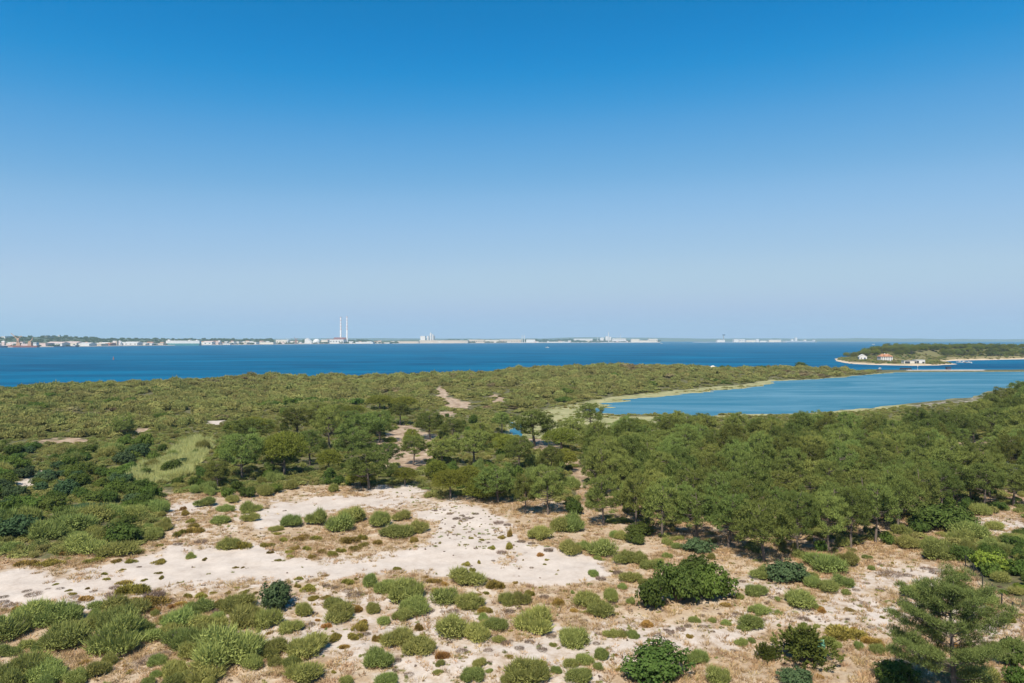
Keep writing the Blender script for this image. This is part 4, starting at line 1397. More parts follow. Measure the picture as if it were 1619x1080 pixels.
# marsh plants in drifts over the mud round the lagoon
Xm, Ym = gs.uniform(-40, 420, 26000), gs.uniform(215, 700, 26000)
Zm, mm_ = grid_lookup(Xm, Ym)
um, vm = pix(Xm, Ym, Zm)
dr_ = fbm(Xm * 0.5, Ym, 16, 131) + 0.5 * vnoise(Xm, Ym, 5, 132)
okm = (mm_[:, 3] > 0.3) & (Zm > 0.2) & (Zm < 1.0) & (um > 790) & (um < 1400) & (dr_ > 0.18)
Xm, Ym, Zm = Xm[okm], Ym[okm], Zm[okm]
scatter('marsh_plants', np.column_stack([Xm, Ym, Zm - 0.05]), 0.7 + 1.0 * gs.random(len(Xm)), [V_HEATH[2], V_SCRUB[0], V_HEATH[0], V_HEATH[2]], 'low olive marsh plants in drifts over the lagoon mud', 'marsh plants', 0.35 + 0.55 * gs.random(len(Xm)), 15)

# low growth at the foot of the trees and along the lagoon
Yd = 85 * np.exp(gs.random(60000) * math.log(330 / 85))
Xd = (gs.random(60000) * 1.9 - 0.98) * Yd
kd = gs.random(60000) < (Yd / 330)
Xd, Yd = Xd[kd], Yd[kd]
Zd, md_ = grid_lookup(Xd, Yd)
ud, vd = pix(Xd, Yd, Zd)
limd = np.interp(ud, SCRUB_EDGE_U, SCRUB_EDGE_V)
dens = np.where(md_[:, 2] > 0.45, np.where(ud > 930, 0.2, 0.03), 0.9) * np.where(md_[:, 1] > 0.5, 0.0, 1) * (md_[:, 0] < 0.3) * np.where(md_[:, 3] > 0.5, 0.0, 1)
okd = (vd > limd - 6) & (vd < 900) & (Zd > 0.5) & (gs.random(len(Xd)) < dens)
Xd, Yd, Zd = Xd[okd], Yd[okd], Zd[okd]
scatter('undergrowth', np.column_stack([Xd, Yd, Zd - 0.05]), 0.5 + 0.9 * gs.random(len(Xd)), [V_SCRUB[0], V_SCRUB[3], V_SCRUB[4], V_HEATH[2], V_HEATH[3], V_BROOM[0]],
        'low green undergrowth at the foot of the trees', 'undergrowth', 0.4 + 0.7 * gs.random(len(Xd)), 4)

# dry grass on the near dunes
Ye = 48 * np.exp(gs.random(130000) * math.log(150 / 48))
Xe = (gs.random(130000) * 1.7 - 0.85) * Ye
ke = gs.random(130000) < (Ye / 150)
Xe, Ye = Xe[ke], Ye[ke]
Ze, me_k = grid_lookup(Xe, Ye)
pe = np.clip(me_k[:, 1] * (1 - 1.0 * me_k[:, 0]), 0, 1) * np.clip(0.62 + 1.2 * fbm(Xe, Ye, 9, 81), 0.05, 1) + 0.35 * (me_k[:, 2] > 0.6) * (Ye < 140)
oke = gs.random(len(Xe)) < pe
Xe, Ye, Ze = Xe[oke], Ye[oke], Ze[oke]
scatter('dry_grass', np.column_stack([Xe, Ye, Ze - 0.03]), 0.55 + 0.6 * gs.random(len(Xe)), V_GRASS, 'straw-coloured dry grass on the near dunes', 'grass', 0.4 + 0.5 * gs.random(len(Xe)), 5)

# small heath tufts strewn over sand and grass
Yh = 48 * np.exp(gs.random(52000) * math.log(150 / 48))
Xh = (gs.random(52000) * 1.7 - 0.85) * Yh
kh = gs.random(52000) < (Yh / 150)
Xh, Yh = Xh[kh], Yh[kh]
Zh, mh = grid_lookup(Xh, Yh)
uh, vh = pix(Xh, Yh, Zh)
ph = np.where(mh[:, 0] > 0.8, 0.035, np.where(mh[:, 0] > 0.3, 0.34, 0.26 * mh[:, 1])) * np.clip(0.6 + 1.4 * fbm(Xh, Yh, 7, 91), 0.02, 1.6)
ph = np.where((uh > 640) & (uh < 830) & (vh > 795) & (vh < 870) & (mh[:, 0] > 0.5), 0.28, ph)
okh = gs.random(len(Xh)) < ph
Xh, Yh, Zh = Xh[okh], Yh[okh], Zh[okh]
scatter('heath_tufts', np.column_stack([Xh, Yh, Zh - 0.03]), 0.16 + 0.38 * gs.random(len(Xh)) ** 2, V_HEATH, 'small brown and olive heath tufts strewn over the sand', 'heath', 0.2 + 0.35 * gs.random(len(Xh)), 6)

# bed of pale reeds left of the dark clump
REEDS = [(200, 752), (250, 735), (285, 705), (310, 690), (345, 692), (330, 715), (312, 735), (300, 752), (240, 770), (205, 762)]
REED2 = [(398, 712), (420, 712), (425, 728), (402, 726)]
pr_, rk_ = [], []
while len(pr_) < 2600:
    a, b = gs.uniform(185, 440), gs.uniform(680, 780)
    X, Y, z = ground(a, b)
    w_ = 9 * float(fbm(X, Y, 9, 95)) + 6 * float(vnoise(X, Y, 3.5, 96))
    if min(float(sdf(np.array([a]), np.array([b + w_ * 0.5]), REEDS)[0]), float(sdf(np.array([a]), np.array([b]), REED2)[0])) < w_ * 0.6 and gs.random() < 0.55 + 0.6 * float(vnoise(X, Y, 5, 97)):
        pr_.append((X, Y, z))
        rk_.append(0.75 + 0.5 * float(vnoise(X, Y, 4, 98)))
rk_ = np.array(rk_)
scatter('reed_bed', np.array(pr_), 1.2 + 0.7 * gs.random(len(pr_)), V_REED, 'bed of pale yellow-green reeds beside the dark shrubs', 'reeds', rk_ * (2.2 + 2.0 * gs.random(len(pr_))), 7)

# ================================================================== FENCE AND CABINET
M['post'] = flat('weathered_post', (0.035, 0.032, 0.03), 0.8, 0.3, 6)
M['wire'] = flat('dark_wire', (0.06, 0.055, 0.05), 0.6, 0.2, 3)
M['mint'] = flat('mint_green_paint', (0.22, 0.50, 0.33), 0.55, 0.12, 1.2)
M['concrete'] = flat('pale_concrete', (0.42, 0.40, 0.37), 0.85, 0.15, 1.5)
feet = [(1527, 896), (1539.4, 910), (1554, 929), (1568.6, 943.5), (1584.4, 959.5), (1602, 973), (1624, 990), (1650, 1010)]
fp = [ground(*p) for p in feet]
fence = empty('wire_fence', fp[0])
tag(fence, 'dark wire fence on thin posts climbing the dune at the right edge', 'fence')
f0 = np.array(fp[0])
for x, y, z in fp:
    p = np.array((x, y, z)) - f0
    lean_ = random.uniform(-0.05, 0.05)
    Solid().bar((p[0], p[1], p[2] - 0.2), (p[0] + lean_, p[1], p[2] + 1.45), 0.085).build('post', M['post'], fence)
for hgt, w_ in ((1.38, 0.03), (1.05, 0.018), (0.72, 0.018), (0.4, 0.018)):
    wr = Solid()
    for a, b in zip(fp[:-1], fp[1:]):
        a_, b_ = np.array(a) - f0, np.array(b) - f0
        m_ = (a_ + b_) / 2 + np.array([0, 0, hgt - 0.06])
        wr.bar(a_ + [0, 0, hgt], m_, w_).bar(m_, b_ + [0, 0, hgt], w_)
    wr.build('wire', M['wire'], fence)
cxx, cyy, czz = ground(1306, 1053)
cyy += 1.2
czz = height1(cxx, cyy)
cab = empty('utility_cabinet', (cxx, cyy, czz), 0.35)
tag(cab, 'mint green utility cabinet half hidden behind the juniper', 'cabinet')
Solid().box(-0.5, 0.5, -0.3, 0.3, 0.0, 0.12).build('plinth', M['concrete'], cab)
Solid().box(-0.42, 0.42, -0.24, 0.24, 0.12, 1.72).build('body', M['mint'], cab)
Solid().gable(-0.48, 0.48, -0.3, 0.3, 1.72, 1.92, 'x').build('lid', M['mint'], cab)
dr = Solid().box(-0.36, 0.36, -0.262, -0.242, 0.22, 1.62).build('door', M['mint'], cab)
Solid().box(0.24, 0.28, -0.30, -0.262, 0.85, 1.0).build('handle', M['post'], dr)

# ================================================================== HEADLAND ACROSS THE LAGOON
HEAD = [sea_pt(*p) for p in [(1333, 573), (1345, 575.2), (1375, 576.6), (1410, 577.6), (1445, 578.2), (1480, 577.8), (1512, 576), (1498, 573.5), (1490, 572),
        (1505, 570.5), (1535, 569.6), (1580, 568.8), (1640, 567.6), (1760, 566), (1900, 565)]]
HEAD = HEAD + [(1500, 1330), (900, 1330), (640, 1280), (545, 1150), (490, 1030)]
hxs = np.arange(455, 1300, 5.0)
hys = np.arange(830, 1345, 5.0)
HX, HY = np.meshgrid(hxs, hys)
hd = -sdf(HX, HY, HEAD) + 3 * fbm(HX, HY, 25, 61)


def headz(x, y):
    d = -sdf(x, y, HEAD) + 3 * fbm(x, y, 25, 61)
    b_ = 0.5 + 1.6 * sstep(0, 14, d) + 12.5 * sstep(985, 1110, y) * sstep(20, 60, d) * (0.85 + 0.3 * fbm(x, y, 90, 63)) + 3.4 * sstep(4, 14, d) * sstep(600, 690, x)
    return np.where(d > 0, b_, np.maximum(-2.0, d * 0.2))


HZ = headz(HX, HY)
m, n, l, out = mat('headland_ground')
geo = n.new('ShaderNodeNewGeometry')
sx_ = n.new('ShaderNodeSeparateXYZ')
l.new(geo.outputs['Position'], sx_.inputs[0])
nz = n.new('ShaderNodeTexNoise')
nz.inputs['Scale'].default_value = 0.05
nz.inputs['Detail'].default_value = 6
l.new(geo.outputs['Position'], nz.inputs['Vector'])
mm = n.new('ShaderNodeMath')
mm.operation = 'MULTIPLY_ADD'
mm.inputs[1].default_value = 3.0
l.new(nz.outputs['Fac'], mm.inputs[0])
l.new(sx_.outputs[2], mm.inputs[2])
rp = n.new('ShaderNodeValToRGB')
rp.color_ramp.elements[0].position, rp.color_ramp.elements[0].color = 0.0, (0.50, 0.42, 0.32, 1)
rp.color_ramp.elements[1].position, rp.color_ramp.elements[1].color = 1.0, (0.14, 0.13, 0.06, 1)
k_ = rp.color_ramp.elements.new(0.27)
k_.color = (0.48, 0.38, 0.27, 1)
k_ = rp.color_ramp.elements.new(0.38)
k_.color = (0.22, 0.18, 0.09, 1)
dv = n.new('ShaderNodeMath')
dv.operation = 'DIVIDE'
dv.inputs[1].default_value = 9.0
l.new(mm.outputs[0], dv.inputs[0])
l.new(dv.outputs[0], rp.inputs[0])
bs = n.new('ShaderNodeBsdfDiffuse')
l.new(rp.outputs[0], bs.inputs[0])
l.new(bs.outputs[0], out.inputs[0])
M['headland'] = m
nr2, nc2 = HX.shape
i2, j2 = np.meshgrid(np.arange(nr2 - 1), np.arange(nc2 - 1), indexing='ij')
q2 = np.stack([i2 * nc2 + j2, i2 * nc2 + j2 + 1, (i2 + 1) * nc2 + j2 + 1, (i2 + 1) * nc2 + j2], -1).reshape(-1, 4)
tag(obj('headland_ground', mesh_raw('headland_ground', np.stack([HX, HY, HZ], -1).reshape(-1, 3), [q2], M['headland'], None, True)),
    'wooded headland with a sandy beach across the lagoon', kind='structure')


def head_at(px, py, off=0.0):
    z = 2.0
    for _ in range(12):
        X, Y = sea_pt(px, py, z)
        z = 0.5 * z + 0.5 * float(headz(np.array([X]), np.array([Y]))[0])
    X, Y = sea_pt(px, py, z)
    return X, Y + off, float(headz(np.array([X]), np.array([Y + off]))[0])


M['white'] = flat('white_render', (0.55, 0.54, 0.52), 0.8, 0.14, 0.08)
M['cream'] = flat('cream_render', (0.55, 0.50, 0.42), 0.8, 0.08, 0.3)
M['beige'] = flat('beige_render', (0.46, 0.39, 0.31), 0.85, 0.12, 0.1)
M['pink'] = flat('pale_pink_render', (0.52, 0.40, 0.36), 0.85, 0.1, 0.1)
M['grey'] = flat('grey_render', (0.26, 0.25, 0.24), 0.85, 0.15, 0.3)
M['tile'] = flat('terracotta_tile', (0.36, 0.165, 0.085), 0.8, 0.2, 1.0)
M['dark'] = flat('dark_window', (0.03, 0.035, 0.04), 0.3, 0.2, 1.0)
M['rustred'] = flat('rust_red_steel', (0.26, 0.10, 0.08), 0.6, 0.2, 0.2)
M['navy'] = flat('dark_blue_hull', (0.02, 0.05, 0.11), 0.5, 0.15, 0.2)
M['teal'] = flat('teal_hull', (0.07, 0.23, 0.24), 0.5, 0.1, 0.1)
M['orange'] = flat('orange_crane_paint', (0.42, 0.25, 0.15), 0.6, 0.15, 0.3)
M['limewall'] = flat('lime_green_render', (0.50, 0.62, 0.10), 0.8, 0.08, 0.3)
M['steel'] = flat('pale_steel', (0.48, 0.50, 0.52), 0.5, 0.1, 0.3)
M['black'] = flat('black_netting', (0.02, 0.022, 0.028), 0.8, 0.3, 0.5)

# house with the orange roof
hX, hY, hZ = head_at(1404, 571.2, 8)
house = empty('seaside_house', (hX, hY, hZ - 0.1))
tag(house, 'white seaside house with orange hipped roof on the headland', 'house')
Solid().box(-8.3, 8.3, -5, 5, -1.0, 6.6).build('wall', M['white'], house)
rf = Solid().hip(-8.9, 8.9, -5.6, 5.6, 6.6, 10.2, 4.2).build('roof', M['tile'], house)
Solid().box(-0.9, 0.1, -0.5, 0.5, 9.2, 11.2).build('chimney', M['white'], rf)
Solid().box(3.2, 4.0, -0.5, 0.4, 8.8, 10.6).build('chimney', M['white'], rf)
for r_ in (0.6, 3.9):
    for c_ in range(5):
        wx = -6.4 + 3.2 * c_
        if r_ < 1 and c_ == 2:
            d_ = Solid().box(wx - 0.7, wx + 0.7, -5.09, -4.97, -0.4, 2.3).build('door', M['dark'], house)
            continue
        w_ = Solid().box(wx - 0.65, wx + 0.65, -5.09, -4.97, r_, r_ + 1.9).build('window', M['dark'], house)
for wy in (-2.4, 2.4):
    for r_ in (0.6, 3.9):
        Solid().box(-8.39, -8.27, wy - 0.6, wy + 0.6, r_, r_ + 1.9).build('window', M['dark'], house)
# dormers
for dx in (-3.6, 3.6):
    dm2 = Solid().gable(dx - 1.0, dx + 1.0, -4.6, -2.0, 7.6, 9.4, 'y').build('dormer', M['tile'], rf)
gX, gY, gZ = head_at(1368, 568.5, 8)
gh_ = empty('gabled_house', (gX, gY, gZ - 0.1), -0.3)
tag(gh_, 'small plain white gabled house near the tip of the headland', 'house')
Solid().box(-5.2, 5.2, -5.5, 5.5, -1.5, 4.4).poly([(-5.2, -5.5, 4.4), (5.2, -5.5, 4.4), (0, -5.5, 7.6), (-5.2, 5.5, 4.4), (5.2, 5.5, 4.4), (0, 5.5, 7.6)], [(0, 1, 2), (4, 3, 5)]).build('wall', M['white'], gh_)
for sgn in (-1, 1):
    Solid().poly([(sgn * 5.7, -5.9, 4.15), (sgn * 5.7, 5.9, 4.15), (0, 5.9, 7.75), (0, -5.9, 7.75), (sgn * 5.7, -5.9, 4.4), (sgn * 5.7, 5.9, 4.4), (0, 5.9, 8.0), (0, -5.9, 8.0)],
                 [(0, 1, 2, 3), (7, 6, 5, 4), (0, 4, 5, 1), (1, 5, 6, 2), (3, 2, 6, 7), (0, 3, 7, 4)]).build('roof', M['white'], gh_)
Solid().box(1.2, 3.4, -5.6, -5.48, 0.2, 3.0).build('door', M['navy'], gh_)
Solid().box(-3.2, -1.8, -5.6, -5.48, 1.4, 2.8).build('window', M['dark'], gh_)
rX, rY, rZ = head_at(1440, 575.6, 4)
ru = empty('boat_shed', (rX, rY, rZ - 0.1))
tag(ru, 'low grey flat-roofed shed with dark openings on the beach', 'shed')
Solid().box(-8, 8, -3.5, 3.5, -1, 3.6).build('wall', M['cream'], ru)
Solid().box(-8.3, 8.3, -3.8, 3.8, 3.6, 3.95).build('roof', M['grey'], ru)
Solid().box(-7, -0.8, -3.6, -3.48, 0.3, 2.9).build('opening', M['dark'], ru)
Solid().box(5.2, 7.6, -3.6, -3.48, 0.3, 2.9).build('opening', M['dark'], ru)
rX, rY, rZ = head_at(1456, 575.6, 5)
ru = empty('boat_shed', (rX, rY, rZ - 0.1))
tag(ru, 'low white building right of the grey beach shed', 'shed')
Solid().box(-6, 6, -4, 4, -1, 4.4).build('wall', M['white'], ru)
Solid().box(-6.3, 6.3, -4.3, 4.3, 4.4, 4.7).build('roof', M['white'], ru)
Solid().box(-5.4, -2.0, -4.1, -3.98, 0.3, 3.4).build('opening', M['dark'], ru)
Solid().box(2.4, 5.2, -4.1, -3.98, 0.3, 2.2).build('opening', M['dark'], ru)
lX, lY, lZ = head_at(1608, 563, 150)
lZ = CAMZ - (553 - CY) * lY / FPX
lm_ = empty('green_villa', (lX, lY, float(headz(np.array([lX]), np.array([lY]))[0]) - 0.2))
tag(lm_, 'lime green villa with pyramid roof among trees on the headland', 'villa')
zt = lZ - lm_.location.z
Solid().box(-6, 6, -4, 4, -1, zt).build('wall', M['limewall'], lm_)
Solid().hip(-6.6, 6.6, -4.6, 4.6, zt, zt + 3.2, 3.5).build('roof', M['limewall'], lm_)
Solid().box(-1.2, 1.2, -1.2, 1.2, zt + 2.2, zt + 5.0).build('turret', M['limewall'], lm_)
for wx in (-3.6, 0, 3.6):
    Solid().box(wx - 0.6, wx + 0.6, -4.1, -3.98, zt - 2.6, zt - 0.8).build('window', M['dark'], lm_)

# trees of the headland
g2 = random.Random(5)
ht = []
BARE_H = [(hX, hY, 16), (gX, gY, 14), (1440 - 1440 + rX - 12, rY, 22), (lX, lY, 10)]
for _ in range(6000):
    if len(ht) >= 270:
        break
    x, y = g2.uniform(470, 1000), g2.uniform(880, 1300)
    if abs(x / y) > 0.8:
        continue
    d = -float(sdf(np.array([x]), np.array([y]), HEAD)[0])
    pu, pv = pix(x, y, float(headz(np.array([x]), np.array([y]))[0]))
    if d < 14 or pv > np.interp(pu, [1340, 1360, 1400, 1440, 1475, 1500, 1540, 1619], [565, 564, 562, 561.5, 561.5, 566, 567.5, 564]) + 1.5 * float(vnoise(x, y, 30, 5)):
        continue
    if any((x - a) ** 2 + (y - b) ** 2 < 8.6 ** 2 for a, b in ht) or any((x - a) ** 2 + (y - b) ** 2 < c * c for a, b, c in BARE_H):
        continue
    ht.append((x, y))
ht.sort(key=lambda t: -t[1])
rowsz = 15
for i in range(0, len(ht), rowsz):
    ch = sorted(ht[i:i + rowsz])
    r_ = len(range(0, len(ht), rowsz)) - i // rowsz
    for c_, (x, y) in enumerate(ch):
        z = float(headz(np.array([x]), np.array([y]))[0])
        t_ = tree_at('stone' if g2.random() < 0.35 else 'pine', x, y, g2.uniform(7.5, 11), g2.uniform(10, 15), 'x', 0, 0,
                     f'dark pine on the headland, {ordw(r_)} row from the shore, {ordw(c_ + 1)} from left', None, z - 0.3)
        t_['group'] = 'trees of the headland'
        t_['category'] = 'tree'
        t_.name = 'dark_pine'  # same maritime and stone pines as on the spit, named apart
xs_, ys_ = gs.uniform(470, 1050, 9000), gs.uniform(850, 1300, 9000)
dd_ = -sdf(xs_, ys_, HEAD)
near_b = np.zeros(9000, bool)
for a, b, c in BARE_H[:3]:
    near_b |= (np.abs(xs_ - a) < c * 0.8) & (ys_ - b < 6) & (ys_ - b > -14)
okx = (dd_ > 6 + 5 * vnoise(xs_, ys_, 30, 8)) & (dd_ < 170) & ~near_b & (vnoise(xs_, ys_, 26, 9) > -0.45)
xs_, ys_ = xs_[okx], ys_[okx]
scatter('headland_scrub', np.column_stack([xs_, ys_, headz(xs_, ys_) - 0.2]), 1.5 + 1.5 * gs.random(len(xs_)), V_SCRUB, 'olive scrub between beach and trees on the headland', 'scrub',
        1.2 + 1.4 * gs.random(len(xs_)), 12)

# ------------------------------------------------------------------ causeway, spit and boats
def small(name, px, py, label, cat, build, group=None, z=None, rz=0.0):
    X, Y = sea_pt(px, py, 0.2 if z is None else z)
    zz = height1(X, Y) if z is None else z
    e = empty(name, (X, Y, zz), rz)
    tag(e, label, cat, group)
    build(e)
    return e


def hut(e):
    Solid().box(-2.2, 2.2, -1.4, 1.4, -0.4, 2.4).build('wall', M['navy'], e)
    Solid().gable(-2.5, 2.5, -1.7, 1.7, 2.4, 3.1, 'x').build('roof', M['black'], e)


def rack(e):
    for k in range(7):
        Solid().box(-6 + 1.9 * k, -5.6 + 1.9 * k, -0.3, 0.3, -0.4, 1.9).build('post', M['black'], e)
    Solid().box(-6.1, 6, -0.25, 0.25, 1.0, 2.2).build('netting', M['black'], e)


def mast(e):
    Solid().cyl(0, 0, -0.3, 4.2, 0.14, 0.08, 8).build('pole', M['white'], e)
    Solid().box(-0.35, 0.35, -0.1, 0.1, 3.6, 4.3).build('plate', M['white'], e)


def shade(e):
    Solid().cyl(0, 0, -0.8, 1.0, 2.4, 2.4, 16).build('wall', M['cream'], e)
    Solid().cyl(0, 0, 1.0, 2.6, 4.0, 0.4, 16).build('roof', M['cream'], e)


def boat(e, s=1.0, hull='white'):
    b = Solid().poly([(-3.4 * s, -1 * s, 0.9 * s), (-3.4 * s, 1 * s, 0.9 * s), (1.5 * s, 1.1 * s, 1.0 * s), (3.8 * s, 0, 1.25 * s), (1.5 * s, -1.1 * s, 1.0 * s),
                      (-3.2 * s, -0.6 * s, -0.3), (-3.2 * s, 0.6 * s, -0.3), (1.3 * s, 0.6 * s, -0.3), (3.0 * s, 0, -0.3), (1.3 * s, -0.6 * s, -0.3)],
                     [(0, 1, 6, 5), (1, 2, 7, 6), (2, 3, 8, 7), (3, 4, 9, 8), (4, 0, 5, 9), (0, 4, 3, 2, 1), (5, 6, 7, 8, 9)])
    b.build('hull', M[hull], e)
    Solid().box(-1.2 * s, 1.0 * s, -0.7 * s, 0.7 * s, 0.95 * s, 2.0 * s).build('cabin', M['white'], e)
    Solid().box(-0.9 * s, 1.06 * s, -0.72 * s, 0.72 * s, 1.35 * s, 1.75 * s).build('window', M['dark'], e)


small('fishing_hut', 1499.5, 585.5, 'dark hut standing alone on the sandy causeway', 'hut', hut)
small('net_rack', 1432, 585.6, 'long dark net rack at the left end of the causeway', 'rack', rack)
small('marker_post', 1451, 585.6, 'thin white marker post on the causeway', 'post', mast)
X_, Y_, Z_ = ground(1127, 580.5)
for nm, px, yo, lb in (('round_pavilion', 1127, -6, 'round pale thatched pavilion on the scrub ridge'),):
    Y_ = np.interp(px, RIDGE_U, RIDGE_Y) + yo
    X_ = (px - CX) / FPX * Y_
    e = empty(nm, (X_, Y_, height1(X_, Y_) + 0.6))
    tag(e, lb, 'pavilion')
    shade(e)
for px, w_, h_, kd, lb in ((1098, 7, 5, 'broom', 'olive bush standing up left of the pavilion, against the sea'), (1116, 8, 3, 'lentisk', 'small dark shrub just left of the pale pavilion'),
                           (1143, 13, 4, 'green', 'broad green bush right of the pale pavilion, against the sea'), (1153, 13, 4.5, 'green', 'second green bush right of the pale pavilion'),
                           (1187, 7, 2.5, 'lentisk', 'small dark bush midway between pavilion and big round bush'), (1199, 14, 3.6, 'lentisk', 'wide low dark bush on the ridge against the sea'),
                           (1267, 22, 10.5, 'lentisk', 'big round dark bush standing above the ridge end')):
    Y_ = np.interp(px, RIDGE_U, RIDGE_Y) - 3
    X_ = (px - CX) / FPX * Y_
    plant_at(kd, X_, Y_, w_ * Y_ / FPX, h_ * Y_ / FPX + 1.3, 'z', px, 580, lb)
for i, (px, py, s, rz, hull, lb) in enumerate((
        (1517, 573.2, 1.1, 2.6, 'white', 'leftmost white motorboat moored off the headland beach'),
        (1524, 573.6, 1.2, 0.4, 'white', 'second motorboat moored off the headland beach'),
        (1528, 574.4, 1.0, 2.9, 'navy', 'dark-hulled motorboat moored among the white ones'),
        (1532.5, 573.8, 1.0, 0.2, 'white', 'fourth motorboat moored off the headland beach'),
        (1535.5, 574.2, 0.8, 1.2, 'white', 'rightmost small boat moored off the headland beach'),
        (865.5, 550.0, 2.2, 2.9, 'white', 'white boat alone in mid strait'),
        (1046, 543.6, 3.0, 0.3, 'white', 'tiny white boat far out below the industrial shore'),
        (1381, 545.4, 3.2, 0.1, 'white', 'white boat far out above the headland tip'),
        (1391.5, 583.2, 0.7, 0.5, 'white', 'tiny boat in the channel left of the causeway'))):
    small('motor_boat', px, py, lb, 'boat', lambda e, s=s, h=hull: boat(e, s, h), 'small boats on the water', 0.0, rz)


def buoy(e):
    Solid().cyl(0, 0, -0.5, 1.2, 1.3, 1.3, 12).cyl(0, 0, 1.2, 4.6, 0.9, 0.25, 12).build('float', M['rustred'], e)
    Solid().cyl(0, 0, 4.6, 5.4, 0.4, 0.4, 8).build('lantern', M['rustred'], e)


small('channel_buoy', 179.5, 568.6, 'red channel buoy floating in the left of the strait', 'buoy', buoy, None, 0.0)

# ================================================================== THE FAR SHORE
SH_U = [-700, 0, 130, 260, 400, 540, 700, 900, 1050, 1110, 1290]
SH_P = [551, 549.5, 548.3, 546.6, 545.2, 543.8, 543.0, 542.0, 541.6, 541.4, 541.1]


def shoreY(px):
    return CAMZ * FPX / (np.interp(px, SH_U, SH_P) - CY)


def fx(px, Y):
    return (px - CX) / FPX * Y


def fz(py, Y):
    return CAMZ - (py - CY) * Y / FPX


# quay and town ground
pu = np.concatenate([np.linspace(-700, 1044, 110), ])
st = []
for p in pu:
    Y = shoreY(p) * (1 + 0.004 * float(vnoise(p, 0, 17, 3)))
    st.append([(fx(p, Y), Y, -1.0), (fx(p, Y), Y + 3, 3.0), (fx(p, Y + 300), Y + 300, 5.0), (fx(p, Y + 1600), Y + 1600, 12.0), (fx(p, Y + 1700), Y + 1700, -2.0)])
V = np.array(st).reshape(-1, 3)
k5 = np.array([[i * 5 + j, (i + 1) * 5 + j, (i + 1) * 5 + j + 1, i * 5 + j + 1] for i in range(len(pu) - 1) for j in range(4)])
M['quay'] = flat('quay_and_town_ground', (0.38, 0.34, 0.29), 0.9, 0.45, 0.012)
tag(obj('far_shore_ground', mesh_raw('far_shore_ground', V, [k5], M['quay'])), 'quays and low ground of the far industrial shore', kind='structure')
pu2 = np.linspace(1096, 1292, 30)
st = []
for p in pu2:
    Y = shoreY(p)
    st.append([(fx(p, Y), Y, -1.0), (fx(p, Y), Y + 3, 2.6), (fx(p, Y + 300), Y + 300, 3.2), (fx(p, Y + 320), Y + 320, -1.0)])
V = np.array(st).reshape(-1, 3)
k4 = np.array([[i * 4 + j, (i + 1) * 4 + j, (i + 1) * 4 + j + 1, i * 4 + j + 1] for i in range(len(pu2) - 1) for j in range(3)])
tag(obj('shipyard_ground', mesh_raw('shipyard_ground', V, [k4], M['quay'])), 'low quay of the shipyard spit on the far shore', kind='structure')

# hills behind the town and on the horizon
HILL_U = [-700, 0, 30, 60, 95, 125, 160, 200, 260, 330, 400, 470, 520, 560, 620, 650, 690, 760, 860, 900, 960, 1044]
HILL_P = [529, 532.5, 531.5, 532.5, 531, 533, 534.5, 535, 535.2, 535.4, 536, 537, 537.5, 538, 538.2, 536.5, 538, 537.5, 537, 536.5, 536.8, 538]
pu3 = np.linspace(-700, 1044, 180)
st = []
for p in pu3:
    Y = shoreY(p) + 520
    zt = max(fz(np.interp(p, HILL_U, HILL_P) + 0.5, Y + 500), 6.0) + 3 * float(vnoise(p, 0, 9, 4))
    st.append([(fx(p, Y), Y, 1.0), (fx(p, Y + 180), Y + 180, 1 + zt * 0.5), (fx(p, Y + 500), Y + 500, zt), (fx(p, Y + 800), Y + 800, zt * 0.8), (fx(p, Y + 1050), Y + 1050, 0.0)])
V = np.array(st)
M['farwood'] = flat('far_wooded_slope', (0.060, 0.085, 0.035), 0.95, 0.45, 0.02)
k5 = np.array([[i * 5 + j, (i + 1) * 5 + j, (i + 1) * 5 + j + 1, i * 5 + j + 1] for i in range(len(pu3) - 1) for j in range(4)])
tag(obj('far_hills', mesh_raw('far_hills', V.reshape(-1, 3), [k5], M['farwood'], None, True)), 'low wooded hills behind the far harbour', kind='structure')
# far woods standing on those hills
gf = np.random.default_rng(9)
P_ = []
for _ in range(2600):
    i = gf.integers(0, len(pu3) - 1)
    if vnoise(pu3[i], 0, 40, 12) < -0.35 and pu3[i] > 420:
        continue
    t, s_ = gf.random(), gf.random() * 2.0
    j = int(min(s_, 1.99))
    a = V[i, j] * (1 - (s_ - j)) + V[i, j + 1] * (s_ - j)
    b = V[i + 1, j] * (1 - (s_ - j)) + V[i + 1, j + 1] * (s_ - j)
    P_.append(a * (1 - t) + b * t)
for _ in range(900):                             # trees between the sheds and along the quays
    p = gf.uniform(-100, 1040)
    if vnoise(p, 0, 23, 15) < 0.0:
        continue
    Y = float(shoreY(p)) + gf.uniform(20, 420)
    P_.append(np.array([fx(p, Y), Y, 4.0]))
P_ = np.array(P_)
V_FAR = [leafy_mesh(460 + i, M['lentisk'], 8, 300, 0.3, 0.9) for i in range(3)]
ssz = (8 + 8 * gf.random(len(P_))) * np.clip(P_[:, 1] / 4500, 0.8, 1.4)
scatter('far_woods', P_ - np.array([0, 0, 1.5]), ssz, V_FAR, 'dark far-off woods on the hills behind the harbour', 'woods', ssz * 0.75, 13)

